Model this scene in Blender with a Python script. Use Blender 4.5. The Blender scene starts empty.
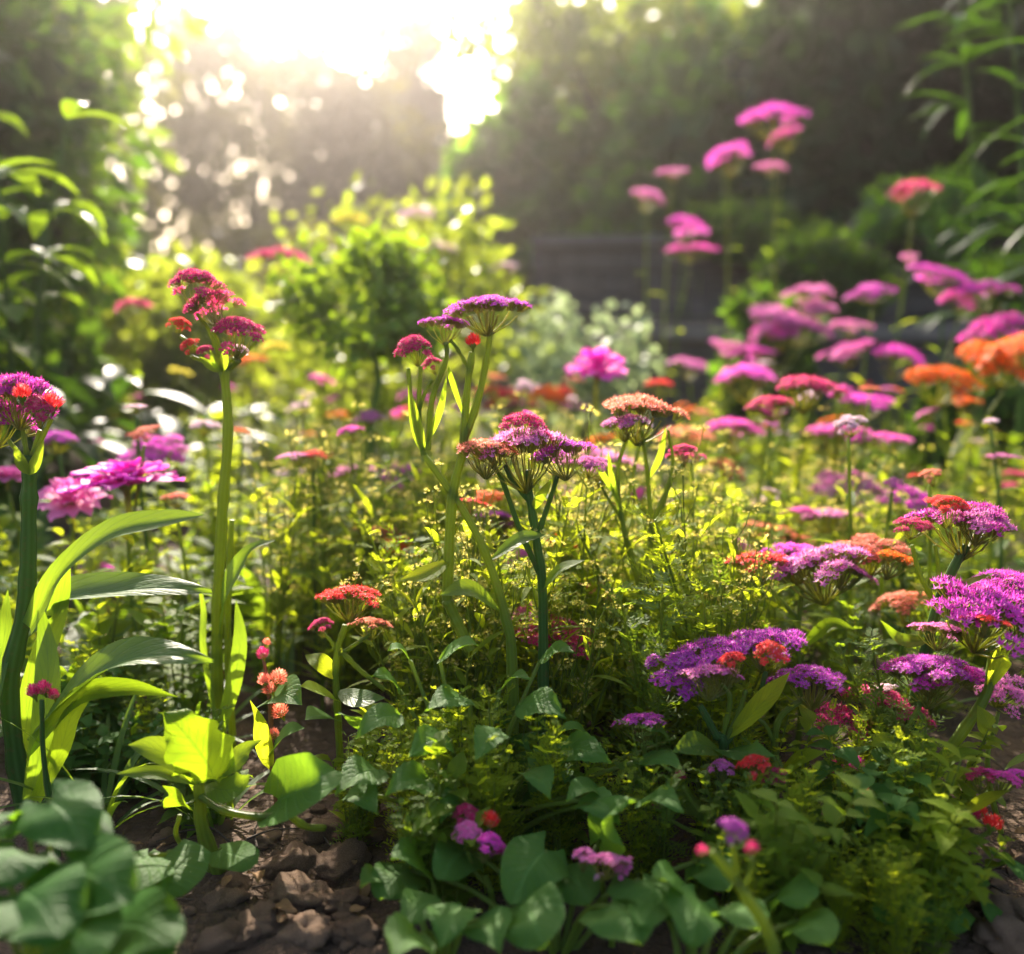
import bpy, math, random
import numpy as np
from mathutils import Vector, Matrix, Euler, noise

# ---------------------------------------------------------------- camera, sky, sun, exposure
S = bpy.context.scene
COL = S.collection
R = math.radians
CAM_H, PITCH, F = 0.52, math.atan(157 / 1024), 1024.0
SUN_AZ, SUN_EL = R(-13.3), R(27.5)            # azimuth from +Y towards +X

cd = bpy.data.cameras.new('camera'); cam = bpy.data.objects.new('camera', cd); COL.objects.link(cam)
cam.location = (0, 0, CAM_H); cam.rotation_euler = (R(90) - PITCH, 0, 0)
cd.sensor_width = 36; cd.lens = 36; cd.clip_start = 0.02; cd.clip_end = 800
cd.dof.use_dof = True; cd.dof.focus_distance = 1.02; cd.dof.aperture_fstop = 2.3; cd.dof.aperture_blades = 0
S.camera = cam

W = bpy.data.worlds.new('World'); S.world = W; W.use_nodes = True
nt = W.node_tree; bg = nt.nodes['Background']
sky = nt.nodes.new('ShaderNodeTexSky'); sky.sky_type = 'NISHITA'; sky.sun_disc = False
sky.sun_elevation = SUN_EL; sky.sun_rotation = SUN_AZ
sky.dust_density = 5.0; sky.air_density = 0.8; sky.ozone_density = 0.6
nt.links.new(sky.outputs[0], bg.inputs[0]); bg.inputs[1].default_value = 0.145

sl = bpy.data.lights.new('sun', 'SUN'); sun = bpy.data.objects.new('sun', sl); COL.objects.link(sun)
sl.energy = 4.6; sl.angle = R(0.5); sl.color = (1.0, 0.89, 0.75)
SUN_DIR = Vector((math.sin(SUN_AZ) * math.cos(SUN_EL), math.cos(SUN_AZ) * math.cos(SUN_EL), math.sin(SUN_EL)))
sun.rotation_euler = SUN_DIR.to_track_quat('Z', 'Y').to_euler()
sun.location = SUN_DIR * 60

S.view_settings.view_transform = 'Standard'; S.view_settings.look = 'None'
S.view_settings.exposure = 2.05; S.view_settings.gamma = 1.0; S.view_settings.use_curve_mapping = False
S.render.engine = 'CYCLES'
cy = S.cycles
cy.use_denoising = True
cy.max_bounces = 10; cy.diffuse_bounces = 7; cy.glossy_bounces = 2; cy.transmission_bounces = 4; cy.volume_bounces = 0
cy.sample_clamp_indirect = 4.0; cy.sample_clamp_direct = 0.0
cy.caustics_reflective = False; cy.caustics_refractive = False

CP, SP = math.cos(PITCH), math.sin(PITCH)
def P(px, py, Y):
    """world point at ground distance Y seen where the photograph has pixel px, py"""
    cx, cyv = (px - 512) / F, (477 - py) / F
    d = Vector((cx, CP + cyv * SP, -SP + cyv * CP))
    k = Y / d.y
    return Vector((0, 0, CAM_H)) + d * k
def G(px, Y, z=0.0):
    """ground point below picture column px at distance Y"""
    p = P(px, 600, Y); return Vector((p.x, Y, z))
def mpp(Y): return Y / F * 1.01

# ---------------------------------------------------------------- materials
def nmat(name):
    m = bpy.data.materials.new(name); m.use_nodes = True
    m.node_tree.nodes.clear()
    return m, m.node_tree.nodes, m.node_tree.links
def mth(n, l, op, a, b=None, c=None):
    x = n.new('ShaderNodeMath'); x.operation = op
    for i, v in enumerate((a, b, c)):
        if v is None: continue
        if isinstance(v, (int, float)): x.inputs[i].default_value = v
        else: l.new(v, x.inputs[i])
    return x.outputs[0]
def mixc(n, l, f, a, b):
    x = n.new('ShaderNodeMix'); x.data_type = 'RGBA'
    for i, v in ((0, f), (6, a), (7, b)):
        if isinstance(v, (int, float)): x.inputs[i].default_value = v
        elif isinstance(v, tuple): x.inputs[i].default_value = (*v, 1)
        else: l.new(v, x.inputs[i])
    return x.outputs[2]
def leaf_mat(name, c1, c2, t1, t2, fac=0.45, rough=0.42, veins=True, spec=0.5, bump=0.35):
    m, n, l = nmat(name)
    g = n.new('ShaderNodeNewGeometry'); oi = n.new('ShaderNodeObjectInfo')
    rnd = mth(n, l, 'ADD', mth(n, l, 'MULTIPLY', g.outputs['Random Per Island'], 0.7), mth(n, l, 'MULTIPLY', oi.outputs['Random'], 0.3))
    tc = n.new('ShaderNodeTexCoord')
    nz = n.new('ShaderNodeTexNoise'); nz.inputs['Scale'].default_value = 9; nz.inputs['Detail'].default_value = 4
    l.new(tc.outputs['UV'], nz.inputs['Vector'])
    mot = mth(n, l, 'ADD', mth(n, l, 'MULTIPLY', rnd, 0.7), mth(n, l, 'MULTIPLY', nz.outputs[0], 0.35))
    col = mixc(n, l, mot, c1, c2); tcol = mixc(n, l, mot, t1, t2)
    pb = n.new('ShaderNodeBsdfPrincipled'); pb.inputs['Roughness'].default_value = rough
    pb.inputs['Specular IOR Level'].default_value = spec
    tr = n.new('ShaderNodeBsdfTranslucent')
    if veins:
        sx = n.new('ShaderNodeSeparateXYZ'); l.new(tc.outputs['UV'], sx.inputs[0])
        a = mth(n, l, 'MULTIPLY', mth(n, l, 'ABSOLUTE', mth(n, l, 'SUBTRACT', sx.outputs[1], 0.5)), 2)
        mid = mth(n, l, 'MAXIMUM', mth(n, l, 'SUBTRACT', 1, mth(n, l, 'MULTIPLY', a, 14)), 0)
        w = mth(n, l, 'SINE', mth(n, l, 'MULTIPLY', mth(n, l, 'SUBTRACT', mth(n, l, 'MULTIPLY', sx.outputs[0], 9), mth(n, l, 'MULTIPLY', a, 2.6)), 6.283))
        w = mth(n, l, 'POWER', mth(n, l, 'MULTIPLY', mth(n, l, 'ADD', w, 1), 0.5), 9)
        v = mth(n, l, 'MINIMUM', mth(n, l, 'ADD', mid, mth(n, l, 'MULTIPLY', w, 0.6)), 1)
        col = mixc(n, l, mth(n, l, 'MULTIPLY', v, 0.42), col, tuple(min(1, x * 2.0 + .02) for x in c2))
        tcol = mixc(n, l, mth(n, l, 'MULTIPLY', v, 0.55), tcol, tuple(x * .4 for x in t1))
        bz = n.new('ShaderNodeTexNoise'); bz.inputs['Scale'].default_value = 26; l.new(tc.outputs['UV'], bz.inputs['Vector'])
        h = mth(n, l, 'SUBTRACT', mth(n, l, 'MULTIPLY', bz.outputs[0], 0.9), v)
        bp = n.new('ShaderNodeBump'); bp.inputs['Strength'].default_value = bump; bp.inputs['Distance'].default_value = 0.004
        l.new(h, bp.inputs['Height']); l.new(bp.outputs[0], pb.inputs['Normal'])
    if name.startswith('stem'):
        sx = n.new('ShaderNodeSeparateXYZ'); l.new(tc.outputs['UV'], sx.inputs[0])
        rb = mth(n, l, 'MULTIPLY', mth(n, l, 'ADD', mth(n, l, 'SINE', mth(n, l, 'MULTIPLY', sx.outputs[1], 6.283 * 9)), 1), .5)
        col = mixc(n, l, mth(n, l, 'MULTIPLY', rb, .5), col, tuple(min(1, x * 1.7 + .01) for x in c2))
        sp = n.new('ShaderNodeTexNoise'); sp.inputs['Scale'].default_value = 160; sp.inputs['Detail'].default_value = 3; l.new(tc.outputs['Object'], sp.inputs['Vector'])
        col = mixc(n, l, mth(n, l, 'MULTIPLY', mth(n, l, 'GREATER_THAN', sp.outputs[0], .62), .5), col, (.10, .07, .025))
        bp = n.new('ShaderNodeBump'); bp.inputs['Strength'].default_value = .5; bp.inputs['Distance'].default_value = .0012; l.new(rb, bp.inputs['Height']); l.new(bp.outputs[0], pb.inputs['Normal'])
    l.new(col, pb.inputs['Base Color']); l.new(tcol, tr.inputs[0])
    mx = n.new('ShaderNodeMixShader'); mx.inputs[0].default_value = fac
    l.new(pb.outputs[0], mx.inputs[1]); l.new(tr.outputs[0], mx.inputs[2])
    o = n.new('ShaderNodeOutputMaterial'); l.new(mx.outputs[0], o.inputs[0])
    return m
def petal_mat(name, c1, c2, fac=0.55, rough=0.6):
    m, n, l = nmat(name)
    g = n.new('ShaderNodeNewGeometry'); oi = n.new('ShaderNodeObjectInfo')
    rnd = mth(n, l, 'ADD', mth(n, l, 'MULTIPLY', g.outputs['Random Per Island'], 0.75), mth(n, l, 'MULTIPLY', oi.outputs['Random'], 0.25))
    col = mixc(n, l, rnd, c1, c2)
    tcol = mixc(n, l, rnd, tuple(min(.95, x * 1.5) for x in c1), tuple(min(.95, x * 1.5) for x in c2))
    sel = mth(n, l, 'MULTIPLY', mth(n, l, 'GREATER_THAN', mth(n, l, 'FRACT', mth(n, l, 'MULTIPLY', g.outputs['Random Per Island'], 37.7)), .92), .4)
    col = mixc(n, l, sel, col, tuple(min(.9, x * .6 + .32) for x in c2)); tcol = mixc(n, l, sel, tcol, tuple(min(.9, x * .7 + .3) for x in c2))
    pb = n.new('ShaderNodeBsdfPrincipled'); pb.inputs['Roughness'].default_value = rough; pb.inputs['Specular IOR Level'].default_value = 0.35
    tr = n.new('ShaderNodeBsdfTranslucent'); l.new(col, pb.inputs['Base Color']); l.new(tcol, tr.inputs[0])
    mx = n.new('ShaderNodeMixShader'); mx.inputs[0].default_value = fac
    l.new(pb.outputs[0], mx.inputs[1]); l.new(tr.outputs[0], mx.inputs[2])
    o = n.new('ShaderNodeOutputMaterial'); l.new(mx.outputs[0], o.inputs[0])
    return m
def rock_mat(name, c1, c2, scale, bump=0.6, rough=0.9, dist=0.01, det=8):
    m, n, l = nmat(name)
    tc = n.new('ShaderNodeTexCoord'); nz = n.new('ShaderNodeTexNoise'); nz.inputs['Scale'].default_value = scale; nz.inputs['Detail'].default_value = det
    nz.inputs['Roughness'].default_value = 0.65
    l.new(tc.outputs['Object'], nz.inputs['Vector'])
    oi = n.new('ShaderNodeObjectInfo')
    f = mth(n, l, 'ADD', mth(n, l, 'MULTIPLY', mth(n, l, 'SUBTRACT', nz.outputs[0], .3), 1.8), mth(n, l, 'MULTIPLY', mth(n, l, 'SUBTRACT', oi.outputs['Random'], .5), .35))
    x = n.new('ShaderNodeClamp'); l.new(f, x.inputs[0])
    col = mixc(n, l, x.outputs[0], c1, c2)
    n2 = n.new('ShaderNodeTexNoise'); n2.inputs['Scale'].default_value = scale * 4; n2.inputs['Detail'].default_value = 6; l.new(tc.outputs['Object'], n2.inputs['Vector'])
    bp = n.new('ShaderNodeBump'); bp.inputs['Strength'].default_value = bump; bp.inputs['Distance'].default_value = dist; l.new(n2.outputs[0], bp.inputs['Height'])
    pb = n.new('ShaderNodeBsdfPrincipled'); pb.inputs['Roughness'].default_value = rough; pb.inputs['Specular IOR Level'].default_value = .25
    l.new(col, pb.inputs['Base Color']); l.new(bp.outputs[0], pb.inputs['Normal'])
    o = n.new('ShaderNodeOutputMaterial'); l.new(pb.outputs[0], o.inputs[0])
    return m

M = {}
M['leaf_mid'] = leaf_mat('leaf_mid', (.055, .105, .016), (.085, .14, .02), (.26, .43, .012), (.44, .56, .02), .52, .6, spec=.14)
M['leaf_yellow'] = leaf_mat('leaf_yellow', (.10, .16, .014), (.15, .20, .018), (.46, .60, .014), (.72, .76, .025), .6, .6, spec=.05)
M['leaf_blue'] = leaf_mat('leaf_blue', (.028, .085, .013), (.06, .135, .022), (.18, .38, .014), (.32, .50, .02), .42, .6, spec=.09)
M['leaf_strap'] = leaf_mat('leaf_strap', (.03, .08, .014), (.05, .115, .018), (.24, .42, .012), (.40, .54, .02), .45, .46, spec=.28)
M['leaf_glow'] = leaf_mat('leaf_glow', (.08, .14, .01), (.11, .16, .012), (.22, .40, .010), (.38, .50, .012), .52, .55, spec=.1)
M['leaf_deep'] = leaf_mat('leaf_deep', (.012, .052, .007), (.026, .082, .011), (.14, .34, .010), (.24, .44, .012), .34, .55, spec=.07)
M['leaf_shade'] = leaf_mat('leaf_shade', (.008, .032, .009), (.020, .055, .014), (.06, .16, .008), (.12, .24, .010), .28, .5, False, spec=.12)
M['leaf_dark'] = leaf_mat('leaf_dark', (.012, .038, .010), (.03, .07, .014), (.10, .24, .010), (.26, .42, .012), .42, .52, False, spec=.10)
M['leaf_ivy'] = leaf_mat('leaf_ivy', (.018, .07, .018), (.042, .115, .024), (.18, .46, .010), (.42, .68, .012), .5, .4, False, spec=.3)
M['leaf_tree'] = leaf_mat('leaf_tree', (.024, .034, .012), (.045, .055, .018), (.14, .16, .02), (.26, .24, .03), .32, .5, False, spec=.25)
M['leaf_fir'] = leaf_mat('leaf_fir', (.018, .045, .035), (.03, .065, .045), (.05, .1, .05), (.08, .14, .06), .25, .5, False)
M['leaf_bush'] = leaf_mat('leaf_bush', (.05, .11, .012), (.085, .14, .012), (.27, .40, .015), (.48, .52, .04), .52, .45, False, spec=.25)
M['leaf_silver'] = leaf_mat('leaf_silver', (.12, .17, .10), (.2, .25, .15), (.3, .4, .15), (.45, .55, .25), .4, .5, False)
M['stem'] = leaf_mat('stem', (.05, .09, .010), (.075, .12, .014), (.40, .48, .02), (.50, .56, .02), .34, .45, False, spec=.2)
M['stem_dark'] = leaf_mat('stem_dark', (.02, .055, .012), (.035, .08, .016), (.20, .30, .015), (.26, .36, .015), .26, .45, False, spec=.12)
M['stem_red'] = leaf_mat('stem_red', (.12, .05, .02), (.16, .08, .03), (.3, .12, .04), (.35, .2, .05), .25, .5, False)
M['calyx'] = leaf_mat('calyx', (.07, .10, .02), (.12, .12, .03), (.5, .56, .05), (.6, .55, .08), .5, .5, False)
PET = {
    'magenta': ((.66, .025, .40), (.76, .11, .52)), 'pink': ((.72, .11, .36), (.80, .27, .50)), 'purple': ((.36, .022, .30), (.50, .085, .42)),
    'mauve': ((.50, .09, .32), (.62, .20, .42)), 'crimson': ((.40, .012, .085), (.58, .05, .17)), 'red': ((.62, .018, .02), (.75, .06, .05)),
    'orange': ((.86, .085, .006), (.90, .19, .012)), 'coral': ((.72, .13, .08), (.78, .26, .16)), 'pale': ((.76, .38, .48), (.82, .55, .6)),
    'plum': ((.36, .015, .20), (.55, .05, .34)), 'yellow': ((.85, .5, .02), (.9, .65, .05)), 'bud': ((.45, .42, .06), (.62, .50, .10)), 'white': ((.72, .72, .6), (.8, .8, .7)), 'hotpink': ((.75, .03, .33), (.8, .12, .45)),
}
for k, (a, b) in PET.items(): M['petal_' + k] = petal_mat('petal_' + k, a, b)
M['soil'] = rock_mat('soil', (.032, .019, .011), (.12, .072, .042), 22, 1.0, .95, .02)
M['clod'] = rock_mat('clod', (.15, .085, .048), (.45, .29, .18), 22, 1.0, .92, .012)
M['stone'] = rock_mat('stone', (.05, .042, .034), (.15, .13, .11), 6, .8, .9, .02)
M['coping'] = rock_mat('coping', (.085, .07, .055), (.19, .16, .13), 6, .8, .9, .02)
M['litter'] = leaf_mat('litter', (.10, .055, .025), (.22, .13, .06), (.25, .14, .05), (.35, .22, .08), .2, .8, spec=.1)
M['bark'] = rock_mat('bark', (.03, .02, .013), (.09, .065, .045), 9, .9, .9, .02)

# ---------------------------------------------------------------- mesh tools
class MB:
    def __init__(s): s.v = []; s.f = []; s.uv = []
    def tube(s, pts, rad, n=6, cap=True):
        pts = [Vector(p) for p in pts]; k0 = len(s.v); m = len(pts); ref = None
        for i, p in enumerate(pts):
            t = (pts[min(i + 1, m - 1)] - pts[max(i - 1, 0)]).normalized()
            if ref is None: ref = t.orthogonal().normalized()
            ref = (ref - t * ref.dot(t)).normalized(); b = t.cross(ref)
            r = rad[i] if hasattr(rad, '__len__') else rad
            for j in range(n):
                a = 2 * math.pi * j / n
                s.v.append(p + (ref * math.cos(a) + b * math.sin(a)) * r); s.uv.append((i / max(m - 1, 1), j / n))
        for i in range(m - 1):
            for j in range(n):
                a = k0 + i * n + j; b2 = k0 + i * n + (j + 1) % n
                s.f.append((a, b2, b2 + n, a + n))
        if cap: s.f.append(tuple(k0 + (m - 1) * n + j for j in range(n)))
        return s
    def ribbon(s, pts, width, prof, up, fold=.25, nv=4, lobe=0.0, teeth=0, tooth=.12, wave=0.0, rnd=random, cup=0.0):
        """leaf blade along a centre line; width is the full width at its widest"""
        pts = [Vector(p) for p in pts]; m = len(pts); k0 = len(s.v); up = Vector(up)
        L = sum((pts[i + 1] - pts[i]).length for i in range(m - 1)); ph = rnd.random() * 6
        for i, p in enumerate(pts):
            u = i / (m - 1)
            t = (pts[min(i + 1, m - 1)] - pts[max(i - 1, 0)]).normalized()
            side = t.cross(up)
            side = side.normalized() if side.length > 1e-4 else t.orthogonal().normalized()
            nrm = side.cross(t)
            w = width * .5 * prof(u)
            if teeth: w *= 1 - tooth * ((u * teeth) % 1.0)
            for j in range(nv + 1):
                q = j / nv * 2 - 1
                off = side * (q * w) + nrm * (abs(q) * w * fold + q * q * w * cup)
                if wave: off += nrm * (wave * width * math.sin(u * 9 + ph + q * 2.5) * abs(q))
                if lobe: off -= t * (lobe * L * abs(q) ** 1.5 * (1 - u) ** 3)
                s.v.append(p + off); s.uv.append((u, j / nv))
        for i in range(m - 1):
            for j in range(nv):
                a = k0 + i * (nv + 1) + j
                s.f.append((a, a + 1, a + nv + 2, a + nv + 1))
        return s
    def leaf(s, base, az, el, L, Wd, prof, droop=.8, m=7, roll=0.0, **kw):
        """a leaf that leaves base towards azimuth az at elevation el and bends down by droop radians"""
        p = Vector(base); pts = [p.copy()]; e = el
        for i in range(m - 1):
            d = Vector((math.cos(az) * math.cos(e), math.sin(az) * math.cos(e), math.sin(e)))
            p = p + d * (L / (m - 1)); pts.append(p.copy()); e -= droop / (m - 1)
        up = Vector((0, 0, 1)) + Vector((-math.sin(az), math.cos(az), 0)) * roll - Vector((math.cos(az), math.sin(az), 0)) * .3
        return s.ribbon(pts, Wd, prof, up, **kw)
    def floret(s, c, nrm, r, rnd, n=5, cup=.35):
        nrm = nrm.normalized(); a = nrm.orthogonal().normalized(); b = nrm.cross(a); k = len(s.v); ph = rnd.random() * 6.28
        s.v.append(c.copy()); s.uv.append((.5, .5))
        for i in range(2 * n):
            t = ph + math.pi * i / n
            rr, hh = (r, cup * r) if i % 2 == 0 else (r * .42, cup * .1 * r)
            rr *= rnd.uniform(.8, 1.15)
            s.v.append(c + (a * math.cos(t) + b * math.sin(t)) * rr + nrm * hh); s.uv.append((.5, .5))
        for i in range(2 * n): s.f.append((k, k + 1 + i, k + 1 + (i + 1) % (2 * n)))
    def kite(s, c, d, side, L, Wd, nrm=None, bend=0.0):
        k = len(s.v); nrm = nrm if nrm is not None else d.cross(side)
        for q in (c, c + d * L * .45 + side * Wd * .5 + nrm * bend * L * .4, c + d * L - nrm * bend * L * .3, c + d * L * .45 - side * Wd * .5 + nrm * bend * L * .4): s.v.append(q)
        s.uv += [(0, .5), (.45, 1), (1, .5), (.45, 0)]
        s.f.append((k, k + 1, k + 2)); s.f.append((k, k + 2, k + 3))
    def arrays(s, v, f):
        k = len(s.v); s.v += v.tolist(); s.uv += [(.5, .5)] * len(v); s.f += [tuple(x) for x in (f + k).tolist()]
    def mesh(s, name, smooth=True):
        me = bpy.data.meshes.new(name); me.from_pydata([tuple(q) for q in s.v], [], s.f); me.update()
        if s.uv:
            ul = me.uv_layers.new(name='UVMap'); li = np.empty(len(me.loops), dtype=np.int32); me.loops.foreach_get('vertex_index', li)
            ul.data.foreach_set('uv', np.array(s.uv, dtype=np.float32)[li].ravel())
        if smooth: me.polygons.foreach_set('use_smooth', [True] * len(me.polygons))
        return me
def obj(name, me, mat=None, parent=None, loc=(0, 0, 0), rot=(0, 0, 0), sc=1.0):
    if isinstance(me, MB): me = me.mesh(name)
    o = bpy.data.objects.new(name, me); COL.objects.link(o)
    if parent: o.parent = parent
    o.location = loc; o.rotation_euler = rot; o.scale = (sc, sc, sc) if not hasattr(sc, '__len__') else sc
    if mat:
        if not me.materials: me.materials.append(mat)
        elif me.materials[0] is not mat: o.material_slots[0].link = 'OBJECT'; o.material_slots[0].material = mat
    return o
def tag(o, label, cat, group=None, kind=None):
    if label: o['label'] = label
    if cat: o['category'] = cat
    if group: o['group'] = group
    if kind: o['kind'] = kind
    return o
def thing(name, loc, label, cat, group=None, rz=0):
    o = bpy.data.objects.new(name, None); COL.objects.link(o); o.location = loc; o.rotation_euler = (0, 0, rz)
    o.empty_display_size = .05
    return tag(o, label, cat, group)
KIDS = {}
def dup(root, loc, rz=0, sc=1.0, label=None, group=None, tilt=(0, 0)):
    r = root.copy(); COL.objects.link(r); r.location = loc; r.rotation_euler = (tilt[0], tilt[1], rz)
    r.scale = (sc, sc, sc) if not hasattr(sc, '__len__') else sc
    if label: r['label'] = label
    if group: r['group'] = group
    if root not in KIDS: KIDS[root] = [(c, list(c.children)) for c in root.children]
    for ch, gs in KIDS[root]:
        c = ch.copy(); COL.objects.link(c); c.parent = r
        for g in gs:
            d = g.copy(); COL.objects.link(d); d.parent = c
    return r
def spline(pts, n):
    """Catmull-Rom through the points"""
    pts = [Vector(p) for p in pts]
    if len(pts) == 2: return [pts[0].lerp(pts[1], i / (n - 1)) for i in range(n)]
    q = [pts[0] * 2 - pts[1]] + pts + [pts[-1] * 2 - pts[-2]]; out = []
    for i in range(n):
        u = i / (n - 1) * (len(pts) - 1); k = min(int(u), len(pts) - 2); t = u - k
        a, b, c, d = q[k:k + 4]
        out.append(.5 * (2 * b + (c - a) * t + (2 * a - 5 * b + 4 * c - d) * t * t + (3 * b - a - 3 * c + d) * t ** 3))
    return out
ovate = lambda u: max(.015, math.sin(math.pi * min(1, u ** .66)) * (1.12 - .4 * u))
lance = lambda u: max(.02, math.sin(math.pi * u ** .85))
strap = lambda u: max(.02, (.55 + .45 * math.sin(math.pi * min(1, u * 1.0))) * (1 - u ** 5) ** .8)
heart = lambda u: max(.015, (1 - u ** 2.4) ** .68 * min(1, (.18 + u * 4.2) ** .6))
spoon = lambda u: max(.02, (.16 + .84 * math.exp(-((u - .7) / .22) ** 2)) * (1 - u ** 8))

# ---------------------------------------------------------------- flower head kinds, unit radius, facing +Z, stalk base at z = -1
def umbel(seed, ncl, nfl, dome, fsize, flat=1.0):
    rnd = random.Random(seed); hd = MB(); st = MB()
    for i in range(ncl):
        rr = math.sqrt((i + .5) / ncl) * rnd.uniform(.86, 1.0); a = i * 2.39996 + rnd.uniform(-.25, .25)
        if i > 3 and rnd.random() < .13: continue
        rr *= 1 + .13 * math.sin(a * 3 + seed) + .08 * math.sin(a * 5 + seed * 2)
        c = Vector((math.cos(a) * rr, math.sin(a) * rr, dome * (1 - rr * rr) + rnd.uniform(-.05, .05)))
        nrm = Vector((c.x * .55 * dome * 2, c.y * .55 * dome * 2, 1)).normalized(); rc = 1.12 / math.sqrt(ncl) * rnd.uniform(.85, 1.2)
        o = Vector((0, 0, -.8)); root = c - nrm * rc * 1.2 + Vector((-c.x, -c.y, 0)) * .12
        st.tube([o + Vector((c.x, c.y, 0)) * .06, o.lerp(root, .55) + Vector((c.x, c.y, 0)) * .12, root], [.028, .02, .018], 4, False)
        a1 = nrm.orthogonal().normalized(); b1 = nrm.cross(a1)
        for j in range(nfl):
            fr = math.sqrt((j + .5) / nfl) * rc; fa = j * 2.39996 + rnd.random() * .5
            p = c + (a1 * math.cos(fa) + b1 * math.sin(fa)) * fr + nrm * (rc * .45 * (1 - (fr / rc) ** 2) + rnd.uniform(-.02, .03))
            fn = nrm + (p - c) * (.9 / rc) * .6 + Vector((rnd.uniform(-.3, .3), rnd.uniform(-.3, .3), rnd.uniform(-.1, .2)))
            hd.floret(p, fn, fsize * rnd.uniform(.8, 1.2), rnd, cup=rnd.uniform(.3, .9))
            fn.normalize(); sd = fn.orthogonal().normalized()
            hd.kite(p, fn, sd, fsize * rnd.uniform(.9, 1.7), fsize * .16)
            st.tube([root.lerp(p, .35), p], [.009, .017], 3, False)
    return hd.mesh('flower_head'), st.mesh('flower_stalk')
def ruffled(seed, n, layers=4):
    rnd = random.Random(seed); hd = MB(); st = MB()
    for k in range(layers):
        for i in range(n):
            a = i * 6.283 / n + k * .37 + rnd.uniform(-.15, .15)
            ln = rnd.uniform(.75, 1.05) * (1 - k * .17); el = .05 + k * .22 + rnd.uniform(-.12, .12)
            hd.leaf((math.cos(a) * .05, math.sin(a) * .05, -.22 + k * .10), a, el + .25, ln, ln * .55, lambda u: max(.05, (.2 + .9 * u ** .8) * (1 - u ** 9)), .55, 5, nv=3, fold=.12, wave=.16, rnd=rnd)
    for i in range(60):
        a = rnd.random() * 6.283; r = math.sqrt(rnd.random()) * .28
        hd.floret(Vector((math.cos(a) * r, math.sin(a) * r, .27 - r * .3)), Vector((math.cos(a) * r * 2, math.sin(a) * r * 2, 1)), .06, rnd)
    st.tube([(0, 0, -1), (0, 0, -.4), (0, 0, -.15)], [.05, .06, .18], 6)
    return hd.mesh('flower_head'), st.mesh('flower_stalk')
def spiky_bud(seed):
    rnd = random.Random(seed); hd = MB(); st = MB()
    for i in range(90):
        z = 1 - 2 * (i + .5) / 90; 
        if z < -.55: continue
        a = i * 2.39996; r = math.sqrt(1 - z * z); n = Vector((math.cos(a) * r, math.sin(a) * r, z))
        d = (n * .7 + Vector((0, 0, .9))).normalized(); sd = d.cross(n)
        sd = sd.normalized() if sd.length > .05 else d.orthogonal().normalized()
        hd.kite(n * .55, d, sd, rnd.uniform(.5, .8), .26, bend=.25)
    st.tube([(0, 0, -1), (0, 0, -.6), (0, 0, -.3), (0, 0, 0)], [.12, .16, .5, .45], 7)
    return hd.mesh('flower_bud'), st.mesh('flower_stalk')
HEAD = {}
for i in range(4): HEAD[f'flat{i}'] = umbel(10 + i, 26, 15, .22, .085)
for i in range(2): HEAD[f'dome{i}'] = umbel(30 + i, 18, 15, .62, .12)
for i in range(2): HEAD[f'far{i}'] = umbel(40 + i, 14, 9, .28, .15)
for i in range(2): HEAD[f'ruffle{i}'] = ruffled(50 + i, 13)
HEAD['bud0'] = spiky_bud(60)
rh = random.Random(5)
def put_head(parent, base, pos, Rm, colour, style, tilt=0, az=0, squash=1.0, name=None, label=None):
    """flower head as a part of its plant, its stalk as sub-part; pos in world, base = the plant's root"""
    hm, sm = HEAD[style]
    h = obj(name or ('flower_bud' if style.startswith('bud') else 'flower_head'), hm, M['petal_' + colour], parent, Vector(pos) - Vector(base),
            (math.cos(az) * tilt, math.sin(az) * tilt, rh.random() * 6.28), (Rm * rh.uniform(.9, 1.12), Rm * rh.uniform(.8, 1.1), Rm * squash))
    if label: h['label'] = label
    obj('flower_stalk', sm, M['calyx'] if not style.startswith('bud') else M['stem'], h)
    return h
def stem_obj(parent, base, pts, r0, r1, mat='stem', n=7, k=None, name='stem'):
    k = k or max(6, 4 * len(pts)); pp = [p - Vector(base) for p in spline(pts, k)]
    rad = [(r0 + (r1 - r0) * i / (k - 1)) * (1 + .06 * math.sin(i * 1.7 + r0 * 9000) + (.18 if i % 6 == 4 else 0)) for i in range(k)]
    return obj(name, MB().tube(pp, rad, n), M[mat], parent)
def blade(parent, base, pts, width, prof, up, mat, name='leaf', k=14, **kw):
    pp = [p - Vector(base) for p in spline(pts, k)]
    return obj(name, MB().ribbon(pp, width, prof, up, **kw), M[mat], parent)

# ---------------------------------------------------------------- ground
def soil_height(x, y):
    a = noise.noise(Vector((x * 2.2, y * 2.2, 0))) * .02 + noise.noise(Vector((x * 9, y * 9, 3))) * .011 + noise.noise(Vector((x * 30, y * 30, 7))) * .006
    return a * max(0, min(1, (8 - y) / 4))
def build_ground():
    def axis(lo, hi, step, far, grow=1.16):
        a = list(np.arange(lo, hi, step)); s = step
        while a[-1] < far: s *= grow; a.append(a[-1] + s)
        return a
    xs = axis(0, 1.1, .014, 220); xs = [-x for x in reversed(xs[1:])] + xs
    ys = [-60, -20, -6, -2, -.6] + axis(0, 2.2, .014, 320)
    m = MB(); nx = len(xs)
    for y in ys:
        for x in xs: m.v.append((x, y, soil_height(x, y)))
    for j in range(len(ys) - 1):
        for i in range(nx - 1):
            a = j * nx + i; m.f.append((a, a + 1, a + nx + 1, a + nx))
    m.uv = []
    tag(obj('ground', m, M['soil']), 'dark crumbly garden soil under the flower bed', None, kind='structure')
build_ground()

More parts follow.
